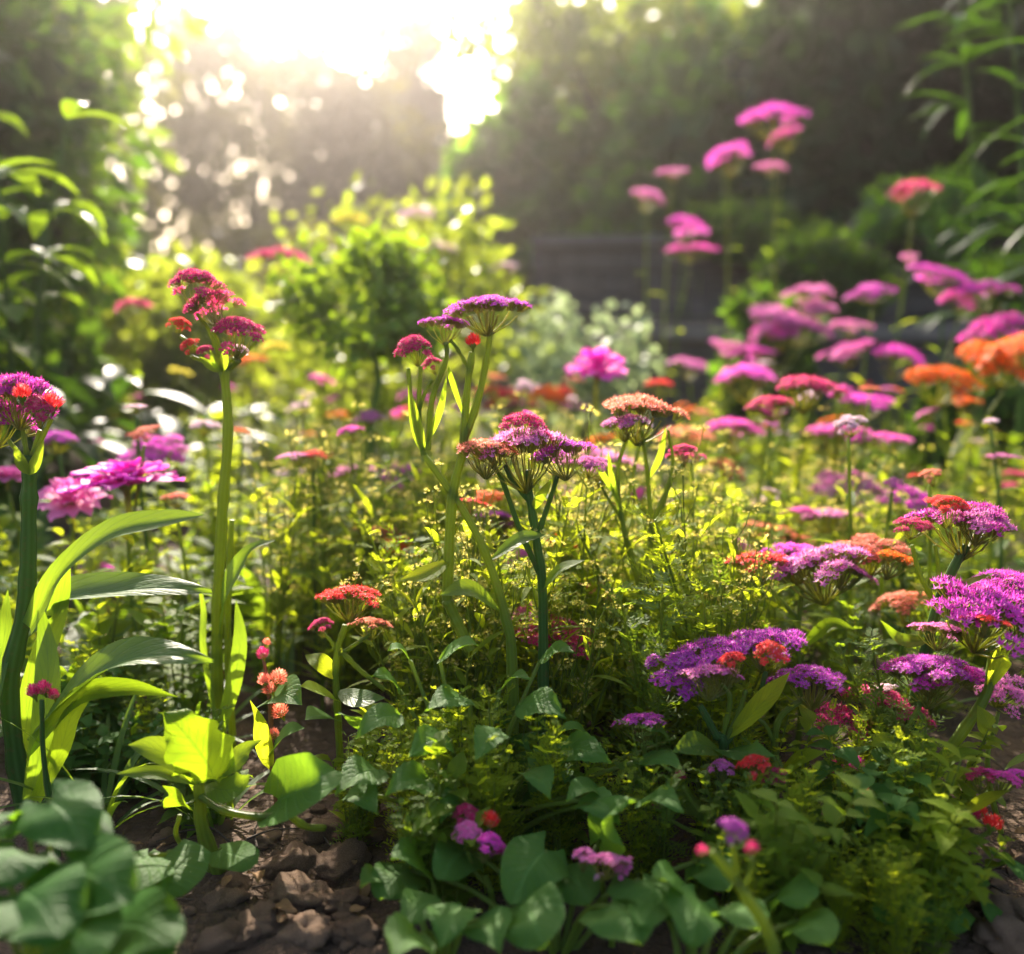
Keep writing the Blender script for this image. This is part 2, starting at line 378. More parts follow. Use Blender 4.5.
def rock(seed, sub=4, rough=.40, flat=.62):
    import bmesh
    bm = bmesh.new(); bmesh.ops.create_icosphere(bm, subdivisions=sub, radius=1)
    o = Vector((seed * 3.1, seed * 1.7, seed))
    for v in bm.verts:
        n = noise.noise(v.co * 1.1 + o) * rough * 1.5 + noise.noise(v.co * 2.7 + o) * rough * .6 + noise.noise(v.co * 6 + o) * rough * .25 + noise.noise(v.co * 15 + o) * rough * .1
        v.co *= 1 + n; v.co.z *= flat
    me = bpy.data.meshes.new('garden_stone'); bm.to_mesh(me); bm.free()
    me.polygons.foreach_set('use_smooth', [True] * len(me.polygons)); return me
ROCKS = [rock(i + 1) for i in range(5)]
rr_ = random.Random(77)
stone_spots = [(296, 905, 34, 'rounded brown stone catching a bright sun patch in the soil clearing'), (290, 868, 26, 'brown stone lying behind the brightest stone of the soil clearing'),
               (340, 868, 27, 'brown stone close against the green foliage edge of the soil clearing'), (345, 905, 24, 'small stone between the brightest stone and the green foliage'),
               (352, 938, 30, 'stone half lit at the front corner of the soil clearing'), (262, 930, 30, 'dim brown stone in front of the brightest stone'), (228, 900, 26, 'shaded dark stone beside the round heart-shaped leaf'),
               (325, 835, 22, 'small lit stone at the back of the soil clearing below the curled leaf'), (300, 945, 34, 'stone cut by the lower picture edge in the soil clearing'), (215, 945, 28, 'dark stone near the sunlit front leaf'),
               (265, 845, 20, 'small brown stone under the bright yellow-green seedling'), (1008, 912, 26, 'pinkish brown stone in the soil gap beside the flower stems'), (1016, 945, 28, 'larger stone in the soil gap beside the flower stems'), (985, 935, 16, 'little dark stone in the soil gap beside the flower stems')]
for i, (px, py, r, lb) in enumerate(stone_spots):
    d = P(px, py, 1) - Vector((0, 0, CAM_H)); p = Vector((0, 0, CAM_H)) + d * (CAM_H / -d.z); rm = r * mpp(p.y) * .95
    o = obj('garden_stone', ROCKS[i % 5], M['clod'], None, (p.x, p.y, rm * .18), (rr_.uniform(-.3, .3), rr_.uniform(-.3, .3), rr_.random() * 6), (rm, rm * rr_.uniform(.75, 1.1), rm * .9))
    tag(o, lb, 'stone', 'stones on the bare soil')
for i in range(60):
    px = rr_.choice([rr_.uniform(120, 380), rr_.uniform(120, 380), rr_.uniform(900, 1030)]); d = P(px, rr_.uniform(800, 960), 1) - Vector((0, 0, CAM_H)); p = Vector((0, 0, CAM_H)) + d * (CAM_H / -d.z)
    rm = rr_.uniform(.004, .011)
    tag(obj('soil_crumb', ROCKS[i % 5], M['clod'], None, (p.x, p.y, soil_height(p.x, p.y) + rm * .3), (0, 0, rr_.random() * 6), rm), 'small crumb of dry brown soil on the bare ground', 'soil crumb', 'crumbs of soil between the stones')

for i in range(46):
    px = rr_.uniform(120, 400) if i % 4 else rr_.uniform(900, 1020); d = P(px, rr_.uniform(770, 955), 1) - Vector((0, 0, CAM_H)); p = Vector((0, 0, CAM_H)) + d * (CAM_H / -d.z)
    L = rr_.uniform(.014, .034); lf = MB()
    if i % 3:
        lf.leaf((0, 0, .004), 0, rr_.uniform(-.1, .5), L, L * rr_.uniform(.35, .6), ovate, rr_.uniform(.4, 1.6), 9, nv=4, wave=.12, fold=rr_.uniform(-.3, .4), rnd=rr_)
        tag(obj('dead_leaf', lf, M['litter'], None, (p.x, p.y, soil_height(p.x, p.y) + .006), (rr_.uniform(-.3, .3), rr_.uniform(-.3, .3), rr_.random() * 6)), 'small curled brown dead leaf on the bare soil', 'dead leaf', 'dead leaves on the bare soil')
    else:
        lf.tube(spline([(0, 0, 0), (L * .9, rr_.uniform(-.006, .006), .004), (L * 1.9, rr_.uniform(-.012, .012), 0)], 8), [.0013 - .0001 * k for k in range(8)], 6)
        tag(obj('twig', lf, M['bark'], None, (p.x, p.y, soil_height(p.x, p.y) + .006), (0, 0, rr_.random() * 6)), 'thin dry twig lying on the bare soil', 'twig', 'twigs on the bare soil')

# ---------------------------------------------------------------- stone terrace walls
def stone_wall(p0, p1, h, th, label, courses):
    rnd = random.Random(len(label)); t = thing('stone_wall', p0, label, 'wall'); d = (p1 - p0); L = d.length; d.normalize(); a = math.atan2(d.y, d.x); t.rotation_euler = (0, 0, a)
    m = MB(); ch = (h - .07) / courses
    def blk(x0, x1, y0, y1, z0, z1):
        k = len(m.v); b = .006
        for z, e in ((z0, b), (z0 + b, 0), (z1 - b, 0), (z1, b)):
            for x, y in ((x0 + e, y0 + e), (x1 - e, y0 + e), (x1 - e, y1 - e), (x0 + e, y1 - e)):
                m.v.append((x + rnd.uniform(-.003, .003), y + rnd.uniform(-.004, .004), z)); m.uv.append((.5, .5))
        m.f.append((k + 3, k + 2, k + 1, k)); m.f.append((k + 12, k + 13, k + 14, k + 15))
        for s in range(3):
            for j in range(4): m.f.append((k + s * 4 + j, k + s * 4 + (j + 1) % 4, k + s * 4 + 4 + (j + 1) % 4, k + s * 4 + 4 + j))
    for c in range(courses):
        x = -rnd.uniform(0, .2)
        while x < L:
            w = rnd.uniform(.18, .42); blk(max(0, x), min(L, x + w - .008), rnd.uniform(-.012, .012), th, c * ch + .003, (c + 1) * ch - .003); x += w
    obj('block_course', m.mesh('block_course', False), M['stone'], t)
    m = MB(); x = 0
    while x < L:
        w = rnd.uniform(.5, .9); blk(x, min(L, x + w - .008), -.05, th + .02, h - .066, h); x += w
    obj('coping', m.mesh('coping', False), M['coping'], t)
stone_wall(Vector((.40, 4.5, 0)), Vector((4.2, 3.9, 0)), .50, .3, 'low grey stone retaining wall with flat coping behind the pink flowers', 4)
stone_wall(Vector((.12, 6.1, 0)), Vector((5.2, 5.2, 0)), 1.0, .35, 'taller dark stone terrace wall below the ivy hedge', 7)
m = MB()
for p in ((.5, 4.8, .44), (4.3, 4.2, .44), (5.1, 5.3, .44), (.2, 6.15, .44)): m.v.append(p); m.uv.append((.5, .5))
m.f.append((0, 1, 2, 3)); tag(obj('terrace_ground', m, M['soil']), 'soil terrace between the two stone walls', None, kind='structure')

# ---------------------------------------------------------------- foliage clouds
def cloud(rng, centres, radii, per, L, Wd, hang=.3, flat=1.0):
    """leaf kites spread round clump centres; numpy for speed. returns verts, faces"""
    V = []; Fc = []; k = 0
    for (c, r) in zip(centres, radii):
        n = per; u = rng.normal(size=(n, 3)); u /= np.linalg.norm(u, axis=1)[:, None]
        rad = r * rng.uniform(.25, 1.0, size=(n, 1)) ** .5; p = np.array(c) + u * rad * np.array((1, 1, flat))
        d = u * .8 + rng.normal(size=(n, 3)) * .6; d[:, 2] -= hang; d /= np.linalg.norm(d, axis=1)[:, None]
        s = np.cross(d, u + rng.normal(size=(n, 3)) * .5); s /= np.linalg.norm(s, axis=1)[:, None] + 1e-9
        nn = np.cross(d, s); l = L * rng.uniform(.65, 1.25, size=(n, 1)); w = Wd * rng.uniform(.7, 1.2, size=(n, 1))
        q = np.stack([p, p + d * l * .35 + s * w * .5 + nn * l * .05, p + d * l, p + d * l * .35 - s * w * .5 + nn * l * .05, p + d * l * .7 + s * w * .36, p + d * l * .7 - s * w * .36], 1)
        V.append(q.reshape(-1, 3)); i = np.arange(n)[:, None] * 6 + k
        Fc.append(np.concatenate([i + np.array([[0, 1, 3]]), i + np.array([[1, 4, 5]]), i + np.array([[1, 5, 3]]), i + np.array([[4, 2, 5]])], 0)); k += n * 6
    return np.concatenate(V), np.concatenate(Fc)
def foliage(name, parent, mat, rng, centres, radii, per, L, Wd, **kw):
    v, f = cloud(rng, centres, radii, per, L, Wd, **kw); m = MB(); m.arrays(v, f)
    return obj(name, m.mesh(name, False), M[mat], parent)
def shrub(name, label, cat, loc, w, d, h, mat, L, Wd, ncl, per, seed, group=None, stems=4, z0=.12, clump=.3, hang=.3, stem_mat='bark'):
    rng = np.random.default_rng(seed); t = thing(name, loc, label, cat, group); cs = []; rs = []
    for i in range(ncl):
        while True:
            q = rng.uniform(-1, 1, 3)
            if .35 < np.linalg.norm(q) < 1: break
        c = np.array((q[0] * w * .5, q[1] * d * .5, h * (z0 + (1 - z0) * (q[2] * .5 + .5)))) ; cs.append(c); rs.append(min(w, h) * clump * rng.uniform(.5, 1.0))
    foliage('foliage', t, mat, rng, cs, rs, per, L, Wd, hang=hang)
    for i in range(stems):
        c = cs[int(rng.integers(ncl))]; r0 = max(.006, h * .012)
        obj('stem', MB().tube(spline([(rng.normal() * .03, rng.normal() * .03, -.03), (c[0] * .4, c[1] * .4, c[2] * .5), tuple(c)], 8), [r0 * (1 - .08 * k) for k in range(8)], 6), M[stem_mat], t)
    return t
def tree(name, label, loc, h, cw, ch, mat, seed, L=.11, Wd=.07, ncl=60, per=130, group=None, trunk_h=None, clump=.22, hang=.3, crown_z=None, cone=False):
    rng = np.random.default_rng(seed); t = thing(name, loc, label, 'tree', group); cz = crown_z if crown_z is not None else h - ch * .5; cs = []; rs = []
    for i in range(ncl):
        if cone:
            u = rng.random() ** .8; a = rng.random() * 6.283; r = cw * .5 * (1 - u) * rng.uniform(.4, 1) + .1
            c = np.array((math.cos(a) * r, math.sin(a) * r, h - ch + u * ch)); rs.append(cw * clump * (1.15 - u * .8))
        else:
            while True:
                q = rng.uniform(-1, 1, 3)
                if .3 < np.linalg.norm(q) < 1: break
            c = np.array((q[0] * cw * .5, q[1] * cw * .5, cz + q[2] * ch * .5)); rs.append(min(cw, ch) * clump * rng.uniform(.5, 1.1))
        cs.append(c)
    foliage('crown', t, mat, rng, cs, rs, per, L, Wd, hang=hang)
    tr = MB(); r0 = h * .022
    top = h * .85 if cone else cz
    tk = obj('trunk', tr.tube(spline([(0, 0, -.1), (rng.normal() * .1, rng.normal() * .1, top * .5), (rng.normal() * .15, rng.normal() * .15, top)], 9), [r0 * (1.25 - .11 * k) for k in range(9)], 9), M['bark'], t)
    for i in range(7):
        c = cs[int(rng.integers(ncl))]; zb = max(.4, min(c[2] * .75, top * .95))
        obj('limb', MB().tube(spline([(0, 0, zb * .8), (c[0] * .45, c[1] * .45, zb), tuple(c)], 7), [r0 * .45 * (1 - .12 * k) for k in range(7)], 6), M['bark'], tk)
    return t

# distant trees behind the garden
T = [(-3.6, 14.5, 5.0, 3.6, 4.8, 'wide round tree dissolving in the sun glare behind the garden'), (-1.75, 14.0, 4.4, 2.3, 4.2, 'hazy rounded tree between the sun glare and the blue fir'),
     (-5.9, 13.0, 6.0, 3.8, 5.8, 'brown-grey hazy tree between the sun glare and the dark shrubs'), (-2.3, 18.5, 5.2, 2.6, 4.8, 'tall loose tree with sky showing through its crown beside the blue fir'),
     (-5.0, 20, 6.0, 4.6, 5.6, 'pale distant tree mostly hidden by the hazy round trees')]
for i, (x, y, h, cw, ch, lb) in enumerate(T):
    tree('deciduous_tree', lb, (x, y, 0), h, cw, ch, 'leaf_tree', 100 + i, .16, .11, 62, 105, 'hazy trees behind the garden', clump=.19)
tree('fir_tree', 'slim blue-green fir standing against the white sky gap', (-1.35, 15.8, 0), 5.1, 1.3, 4.8, 'leaf_fir', 120, .16, .05, 80, 110, cone=True, hang=.6, clump=.2)
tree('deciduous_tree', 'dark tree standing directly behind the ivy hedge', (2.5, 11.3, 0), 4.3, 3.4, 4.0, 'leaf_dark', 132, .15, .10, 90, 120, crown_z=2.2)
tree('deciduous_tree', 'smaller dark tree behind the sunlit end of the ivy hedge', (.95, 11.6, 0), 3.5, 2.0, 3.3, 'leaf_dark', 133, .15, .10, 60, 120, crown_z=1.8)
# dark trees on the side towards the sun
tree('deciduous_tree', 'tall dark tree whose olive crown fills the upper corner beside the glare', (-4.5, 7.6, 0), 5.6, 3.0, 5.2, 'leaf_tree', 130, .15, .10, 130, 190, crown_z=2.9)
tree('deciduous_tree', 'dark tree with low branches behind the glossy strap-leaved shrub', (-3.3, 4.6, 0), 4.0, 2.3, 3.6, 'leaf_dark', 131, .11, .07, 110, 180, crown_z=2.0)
# low shrubs closing the far side
for i, (x, y, w, h, lb) in enumerate([(-1.5, 7.5, 1.6, .95, 'rounded low shrub in the haze behind the yellow bush'), (-2.9, 6.6, 1.5, .9, 'dusky low shrub under the dark trees'), (-.5, 9.5, 1.6, 1.3, 'hazy shrub beside the end of the ivy hedge'),
                                      (-2.4, 10.5, 2.2, 1.3, 'broad far shrub below the hazy round trees'), (-4.0, 9.5, 2.2, 1.4, 'dim far shrub at the foot of the tall olive tree')]):
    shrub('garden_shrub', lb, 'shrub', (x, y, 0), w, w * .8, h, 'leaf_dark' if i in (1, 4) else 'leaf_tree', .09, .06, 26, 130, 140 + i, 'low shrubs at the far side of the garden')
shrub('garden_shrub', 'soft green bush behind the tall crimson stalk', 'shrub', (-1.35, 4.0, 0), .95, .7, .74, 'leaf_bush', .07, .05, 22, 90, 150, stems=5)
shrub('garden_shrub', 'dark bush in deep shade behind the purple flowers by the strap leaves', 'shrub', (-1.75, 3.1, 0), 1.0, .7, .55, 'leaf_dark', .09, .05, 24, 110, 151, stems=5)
yb = shrub('flowering_shrub', 'bright yellow-green bush glowing in the sun behind the standard plant', 'shrub', (-.36, 3.5, 0), .82, .6, .86, 'leaf_bush', .048, .03, 30, 95, 152, stems=6)
for (px, py, c) in ((420, 215, 'pale'), (300, 300, 'pale'), (350, 222, 'yellow'), (505, 270, 'pale'), (440, 250, 'pale')):
    put_head(yb, yb.location, P(px, py, 3.35), .05, c, 'far0', .2)
shrub('flowering_shrub', 'small silvery bush with cream blossom in front of the dark wall', 'shrub', (.20, 3.3, 0), .42, .35, .55, 'leaf_silver', .035, .028, 20, 60, 153, stems=4, z0=.35)
# standard plant: bare stalk and round head of leaves
t = shrub('standard_plant', 'round-headed leafy plant on a bare stalk in front of the yellow bush', 'plant', (G(372, 2.1).x, 2.1, 0), .30, .26, .30, 'leaf_mid', .035, .022, 24, 60, 154, stems=0, clump=.22)
for ch in list(t.children): ch.location.z = .40
stem_obj(t, t.location, [Vector(t.location), P(370, 440, 2.1), P(378, 380, 2.1), P(368, 335, 2.1)], .009, .006, 'stem_dark')

# ivy hedge, the overhanging tree
hx = [(.35, 9.1, 1.5, 2.6, 'sunlit end of the tall ivy hedge bordering the white sky'), (1.45, 8.2, 1.7, 2.65, 'tall ivy hedge section with a bright yellow-green top'), (2.6, 7.4, 1.8, 3.6, 'dark green ivy hedge section above the terrace wall'), (3.9, 6.7, 1.9, 3.9, 'deep shaded ivy hedge section behind the overhanging branches')]
for i, (x, y, w, h, lb) in enumerate(hx):
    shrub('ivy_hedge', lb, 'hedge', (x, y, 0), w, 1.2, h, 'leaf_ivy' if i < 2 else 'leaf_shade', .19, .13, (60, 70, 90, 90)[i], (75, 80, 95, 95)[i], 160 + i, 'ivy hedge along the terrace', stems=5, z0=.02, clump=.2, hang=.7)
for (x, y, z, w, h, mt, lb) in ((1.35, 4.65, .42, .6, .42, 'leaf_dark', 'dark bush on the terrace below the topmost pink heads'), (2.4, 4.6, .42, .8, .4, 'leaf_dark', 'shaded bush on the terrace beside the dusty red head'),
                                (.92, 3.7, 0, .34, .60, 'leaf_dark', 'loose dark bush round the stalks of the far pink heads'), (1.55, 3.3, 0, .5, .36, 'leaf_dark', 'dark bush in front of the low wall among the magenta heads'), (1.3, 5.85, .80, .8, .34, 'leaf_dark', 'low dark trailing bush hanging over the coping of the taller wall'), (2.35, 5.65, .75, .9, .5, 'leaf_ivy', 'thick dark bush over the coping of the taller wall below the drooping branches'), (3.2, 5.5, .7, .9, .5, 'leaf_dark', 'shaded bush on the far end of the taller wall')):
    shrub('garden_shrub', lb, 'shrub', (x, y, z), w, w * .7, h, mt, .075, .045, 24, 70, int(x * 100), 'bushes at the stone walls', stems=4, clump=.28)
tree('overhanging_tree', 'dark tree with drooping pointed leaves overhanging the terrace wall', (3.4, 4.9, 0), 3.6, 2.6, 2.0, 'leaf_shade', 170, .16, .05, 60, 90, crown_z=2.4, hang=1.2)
def spray(loc, label, n, seed, Lm, mat='leaf_strap'):
    rnd = random.Random(seed); t = thing('bamboo_cane', loc, label, 'bamboo', 'bamboo canes at the garden edge')
    H = 1.45; cane = spline([(0, 0, -.05), (-.03, 0, .7), (-.16, -.05, H)], 14); obj('cane', MB().tube(cane, [.011 - .0006 * i for i in range(14)], 7), M['stem_dark'], t)
    for i in range(n):
        k = rnd.randint(5, 13); p = cane[k]; az = rnd.choice([math.pi, math.pi * .8, math.pi * 1.2, rnd.random() * 6.28]) + rnd.uniform(-.5, .5)
        lf = MB().leaf(p, az, rnd.uniform(-.1, .6), Lm * rnd.uniform(.6, 1.1), Lm * .13, lance, rnd.uniform(.6, 1.4), 7, nv=2, rnd=rnd)
        obj('leaf', lf, M[mat], t)
for i, (px, Y, lb) in enumerate([(1010, 2.7, 'bamboo cane with drooping leaves against the dark hedge'), (965, 3.0, 'thin bamboo cane with fewer drooping leaves beside the red flower'), (1060, 2.4, 'bamboo cane reaching in from outside the garden edge')]):
    spray(G(px, Y), lb, 30, 180 + i, .24, 'leaf_shade')

# glossy strap-leaved shrub on the shaded side
def strap_shrub(loc, label, n, seed, H, Lm, mat, spread=.5, wid=.055):
    rnd = random.Random(seed); t = thing('glossy_shrub', loc, label, 'shrub', 'glossy shrubs in the shade')
    for s in range(4):
        a = s * 1.6 + rnd.random(); tip = Vector((math.cos(a) * spread * .4, math.sin(a) * spread * .4, H * rnd.uniform(.8, 1)))
        pts = spline([(math.cos(a) * .03, math.sin(a) * .03, -.03), (tip.x * .4, tip.y * .4, tip.z * .55), tip], 10)
        obj('stem', MB().tube(pts, [.008 - .0005 * i for i in range(10)], 6), M['stem_dark'], t)
        for i in range(n // 4):
            p = pts[rnd.randint(2, 9)]
            obj('leaf', MB().leaf(p, rnd.random() * 6.28, rnd.uniform(-.1, .8), Lm * rnd.uniform(.6, 1.15), wid * rnd.uniform(.8, 1.3), lance, rnd.uniform(.7, 1.6), 8, nv=3, rnd=rnd), M[mat], t)
shrub('garden_shrub', 'tall dark leafy shrub rising behind the glossy strap leaves', 'shrub', (-1.8, 3.2, 0), .95, .7, 1.75, 'leaf_dark', .10, .045, 44, 110, 155, stems=5, hang=.5)
shrub('garden_shrub', 'olive leafy shrub arching over the shaded corner', 'shrub', (-1.95, 3.9, 0), 1.2, .8, 2.3, 'leaf_mid', .12, .05, 50, 90, 156, stems=5, hang=.6, z0=.3)
strap_shrub(Vector((-1.0, 2.05, 0)), 'glossy shrub with arching strap leaves catching white highlights', 80, 190, .95, .17, 'leaf_strap', .35, .045)
strap_shrub(Vector((-1.5, 2.5, 0)), 'dark glossy shrub behind the highlighted strap leaves', 88, 191, 1.2, .24, 'leaf_dark', .7)
tree('deciduous_tree', 'loose lime-green branches added as the sunlit top of the ivy hedge', (.95, 9.3, 0), 3.9, 2.9, 1.3, 'leaf_bush', 175, .12, .085, 70, 60, crown_z=3.0, clump=.26)  # sparse tree added to stand in for the hedge's own sunlit top
strap_shrub(Vector((-1.15, 2.2, 0)), 'low dark strap-leaved clump below the glossy shrub', 60, 192, .40, .28, 'leaf_shade', .7, .04)
strap_shrub(Vector((-.95, 2.75, 0)), 'dark leafy clump between the crimson stalk and the glossy shrub', 60, 193, .30, .22, 'leaf_shade', .7, .05)

# ---------------------------------------------------------------- filler plants of the bed: prototypes then copies
def proto(kind, seed):
    rnd = random.Random(seed); t = thing({'feathery': 'feathery_plant', 'toothed': 'broad_leaved_plant', 'round': 'leafy_plant', 'strappy': 'grassy_plant', 'airy': 'budding_plant'}[kind], (0, 0, 0), '', 'plant'); fm = MB()
    if kind == 'feathery':
        mat = 'leaf_mid' if seed % 4 == 3 else 'leaf_yellow'
        for s in range(5):
            a = rnd.random() * 6.28; lean = rnd.uniform(.02, .09); H = rnd.uniform(.2, .30)
            pts = spline([(math.cos(a) * .01, math.sin(a) * .01, -.02), (math.cos(a) * lean * .5, math.sin(a) * lean * .5, H * .55), (math.cos(a) * lean, math.sin(a) * lean, H)], 16)
            obj('stem', MB().tube(pts, [.0022 - .00008 * i for i in range(16)], 5), M['stem'], t)
            for i in range(2, 16):
                for q in range(2):
                    az = i * 2.4 + q * 3.14 + rnd.uniform(-.4, .4); L = rnd.uniform(.03, .06) * (1.15 - i * .04); e0 = rnd.uniform(.2, .9)
                    d = Vector((math.cos(az) * math.cos(e0), math.sin(az) * math.cos(e0), math.sin(e0)))
                    sd = Vector((-math.sin(az), math.cos(az), 0)); up = d.cross(sd)
                    for j in range(1, 7):
                        c = pts[i] + d * (L * j / 6) - Vector((0, 0, 1)) * L * .2 * (j / 6) ** 2
                        for sg in (-1, 1):
                            dd = (d * .6 + sd * sg * .8 + up * rnd.uniform(-.3, .3)).normalized()
                            fm.kite(c, dd, dd.cross(up).normalized(), L * (.42 - .03 * j) * rnd.uniform(.8, 1.2), .0042, bend=.1)
    elif kind == 'toothed':
        mat = 'leaf_mid' if seed % 2 else 'leaf_blue'
        for s in range(5):
            a = rnd.random() * 6.28; lean = rnd.uniform(.02, .1); H = rnd.uniform(.12, .22)
            pts = spline([(math.cos(a) * .01, math.sin(a) * .01, -.02), (math.cos(a) * lean * .5, math.sin(a) * lean * .5, H * .55), (math.cos(a) * lean, math.sin(a) * lean, H)], 10)
            obj('stem', MB().tube(pts, [.0028 - .00015 * i for i in range(10)], 5), M['stem'], t)
            for i in range(2, 10):
                for q in range(2):
                    az = i * 1.57 + q * 3.14 + rnd.uniform(-.4, .4); L = rnd.uniform(.045, .08) * (1.1 - i * .05)
                    fm.leaf(pts[i], az, rnd.uniform(-.1, .6), L, L * .6, ovate, rnd.uniform(.5, 1.3), 9, nv=4, teeth=8, tooth=.2, rnd=rnd, wave=.05)
    elif kind == 'round':
        mat = 'leaf_yellow' if seed % 2 else 'leaf_glow'
        for s in range(6):
            a = rnd.random() * 6.28; lean = rnd.uniform(.02, .1); H = rnd.uniform(.14, .28)
            pts = spline([(math.cos(a) * .01, math.sin(a) * .01, -.02), (math.cos(a) * lean * .5, math.sin(a) * lean * .5, H * .55), (math.cos(a) * lean, math.sin(a) * lean, H)], 12)
            obj('stem', MB().tube(pts, [.0024 - .0001 * i for i in range(12)], 5), M['stem'], t)
            for i in range(2, 12):
                az = i * 2.4 + rnd.uniform(-.4, .4); L = rnd.uniform(.03, .055)
                fm.leaf(pts[i], az, rnd.uniform(0, .9), L, L * .62, ovate, rnd.uniform(.3, 1.0), 6, nv=2, rnd=rnd)
                fm.leaf(pts[i], az + 3, rnd.uniform(0, .9), L * .7, L * .42, ovate, rnd.uniform(.3, 1.0), 6, nv=2, rnd=rnd)
    elif kind == 'airy':
        mat = 'leaf_yellow'
        for s in range(6):
            a = rnd.random() * 6.28; lean = rnd.uniform(.03, .10); H = rnd.uniform(.27, .40)
            pts = spline([(math.cos(a) * .01, math.sin(a) * .01, -.02), (math.cos(a) * lean * .4, math.sin(a) * lean * .4, H * .5), (math.cos(a) * lean, math.sin(a) * lean, H)], 12)
            bm_ = MB(); sm_ = MB().tube(pts, [.0019 - .00008 * i for i in range(12)], 5)
            for i in range(5, 12):
                az = i * 2.4 + s; L = rnd.uniform(.03, .06); e = pts[i] + Vector((math.cos(az) * .4, math.sin(az) * .4, 1)).normalized() * L
                sm_.tube([pts[i], pts[i].lerp(e, .5) + Vector((math.cos(az), math.sin(az), 0)) * .004, e], .0008, 4)
                for q in range(7):
                    o = Vector((rnd.uniform(-1, 1), rnd.uniform(-1, 1), rnd.uniform(-.3, .5))) * .008
                    bm_.floret(e + o, o + Vector((0, 0, .01)), rnd.uniform(.002, .0038), rnd, cup=.9)
            so_ = obj('stem', sm_, M['stem'], t); obj('bud_cluster', bm_, M['petal_' + 'bud'], so_)  # clusters of tiny flower buds at the sprig tips
            for i in range(2, 11):
                fm.leaf(pts[i], i * 2.4 + rnd.uniform(-.4, .4), rnd.uniform(.3, 1.1), rnd.uniform(.035, .08), rnd.uniform(.006, .013), lance, rnd.uniform(.3, .9), 7, nv=2, rnd=rnd)
    else:
        mat = 'leaf_strap'
        for s in range(14):
            a = s * 2.4 + rnd.uniform(-.3, .3)
            fm.leaf((math.cos(a) * .012, math.sin(a) * .012, -.01), a, rnd.uniform(.8, 1.45), rnd.uniform(.2, .36), rnd.uniform(.010, .018), strap, rnd.uniform(.7, 1.7), 10, nv=2, rnd=rnd)
        obj('stem', MB().tube([(0, 0, -.02), (0, 0, .02), (0, 0, .05)], [.012, .012, .008], 8), M['stem'], t)
    obj('foliage', fm, M[mat], t); t['proto_kind'] = kind
    return t
PROTO = {k: [proto(k, 200 + 10 * j + i) for i in range(n)] for j, (k, n) in enumerate((('feathery', 4), ('toothed', 4), ('round', 4), ('strappy', 2), ('airy', 4)))}
for v in PROTO.values():
    for p in v: del p['proto_kind']
KIND_TXT = {'feathery': 'feathery fine-leaved plant', 'toothed': 'toothed broad-leaved plant', 'round': 'small oval-leaved plant', 'strappy': 'narrow strap-leaved clump', 'airy': 'airy thin-stemmed plant with tiny buds'}
def zone(px, Y):
    if Y > 2.5: return 'far in the bed before the dark wall' if px > 560 else 'far in the bed before the yellow bush'
    if Y > 1.45: return 'among blurred pink heads behind the front row' if px > 600 else ('behind the coral and mauve heads' if px > 380 else 'behind the tall crimson stalk')
    if px < 260: return 'around the thick dark stalks'
    if px < 460: return 'at the edge of the soil clearing'
    if px < 680: return 'round the twin central stalks'
    return 'below the purple and crimson heads'
used_first = set(); n_fill = 0
def fill(kind, x, y, sc, rnd):
    global n_fill
    px = 512 + x / y * F; lst = PROTO[kind]; i = rnd.randrange(len(lst)); lb = KIND_TXT[kind] + ' ' + zone(px, y)
    first = lst[i]
    tl = (rnd.uniform(-.12, .12), rnd.uniform(-.12, .12))
    if (kind, i) in used_first: dup(first, (x, y, soil_height(x, y) - .005), rnd.random() * 6.28, sc, lb, lb, tl)
    else: used_first.add((kind, i)); pend.append((first, (x, y, soil_height(x, y) - .005), rnd.random() * 6.28, sc, lb, tl))
    n_fill += 1
pend = []
rf = random.Random(404)
def clear_zone(x, y):
    """the bare soil of the photograph, and the space of the near big leaves"""
    px = 512 + x / y * F; d = Vector((x, y, -CAM_H)); 
    # picture row of the ground point
    zc = y * CP + CAM_H * SP; yc = -CAM_H * CP + y * SP; py = 477 - yc / zc * F
    if px < 380 and py > 745: return True
    if px < 250 and py > 775: return True
    if px > 985 and py > 890: return True
    if py > 960: return True
    if .80 < y < 1.28 and abs(x + .155 + .236 * (y - .83)) < .105: return True      # open lane the sun shines through onto the soil
    return False
y = .86
while y < 4.4:
    step = .132 if y < 1.3 else (.13 if y < 2 else .21)
    x = -.56 * y - .1
    while x < .58 * y + .12:
        xx, yy = x + rf.uniform(-.4, .4) * step, y + rf.uniform(-.4, .4) * step
        px = 512 + xx / yy * F
        if not clear_zone(xx, yy) and not (yy > 3.8 and xx > .35) and not (px < 190 and yy > 2.0):
            w = rf.random()
            if yy < 1.05: kind = 'toothed' if w < .28 else ('feathery' if w < .8 else 'round')
            elif px < 300: kind = 'round' if w < .5 else ('strappy' if w < .68 else ('toothed' if w < .8 else 'feathery'))
            else: kind = 'feathery' if w < .5 else ('round' if w < .82 else ('toothed' if w < .93 else 'strappy'))
            if abs(xx + .155 + .236 * (yy - .83)) < .12 and yy < 1.8: kind = 'round'; xx += 1e-6
            fill(kind, xx, yy, (.68 if yy < 1.8 and abs(xx + .155 + .236 * (yy - .83)) < .12 else 1) * rf.uniform(.75, 1.12) * ((.66 if yy < 1.0 else .85) if yy < 1.12 else (.84 if yy < 2.0 else .88)) * (1.25 if kind == 'round' and yy > 1.4 and px < 520 else 1), rf)
        x += step
    y += step
re_ = random.Random(91)
for k in range(22):
    y_ = re_.uniform(.76, .85); g_ = G(re_.uniform(700, 985), y_); fill(('feathery', 'feathery', 'round')[k % 3], g_.x, y_, re_.uniform(.28, .42), re_)
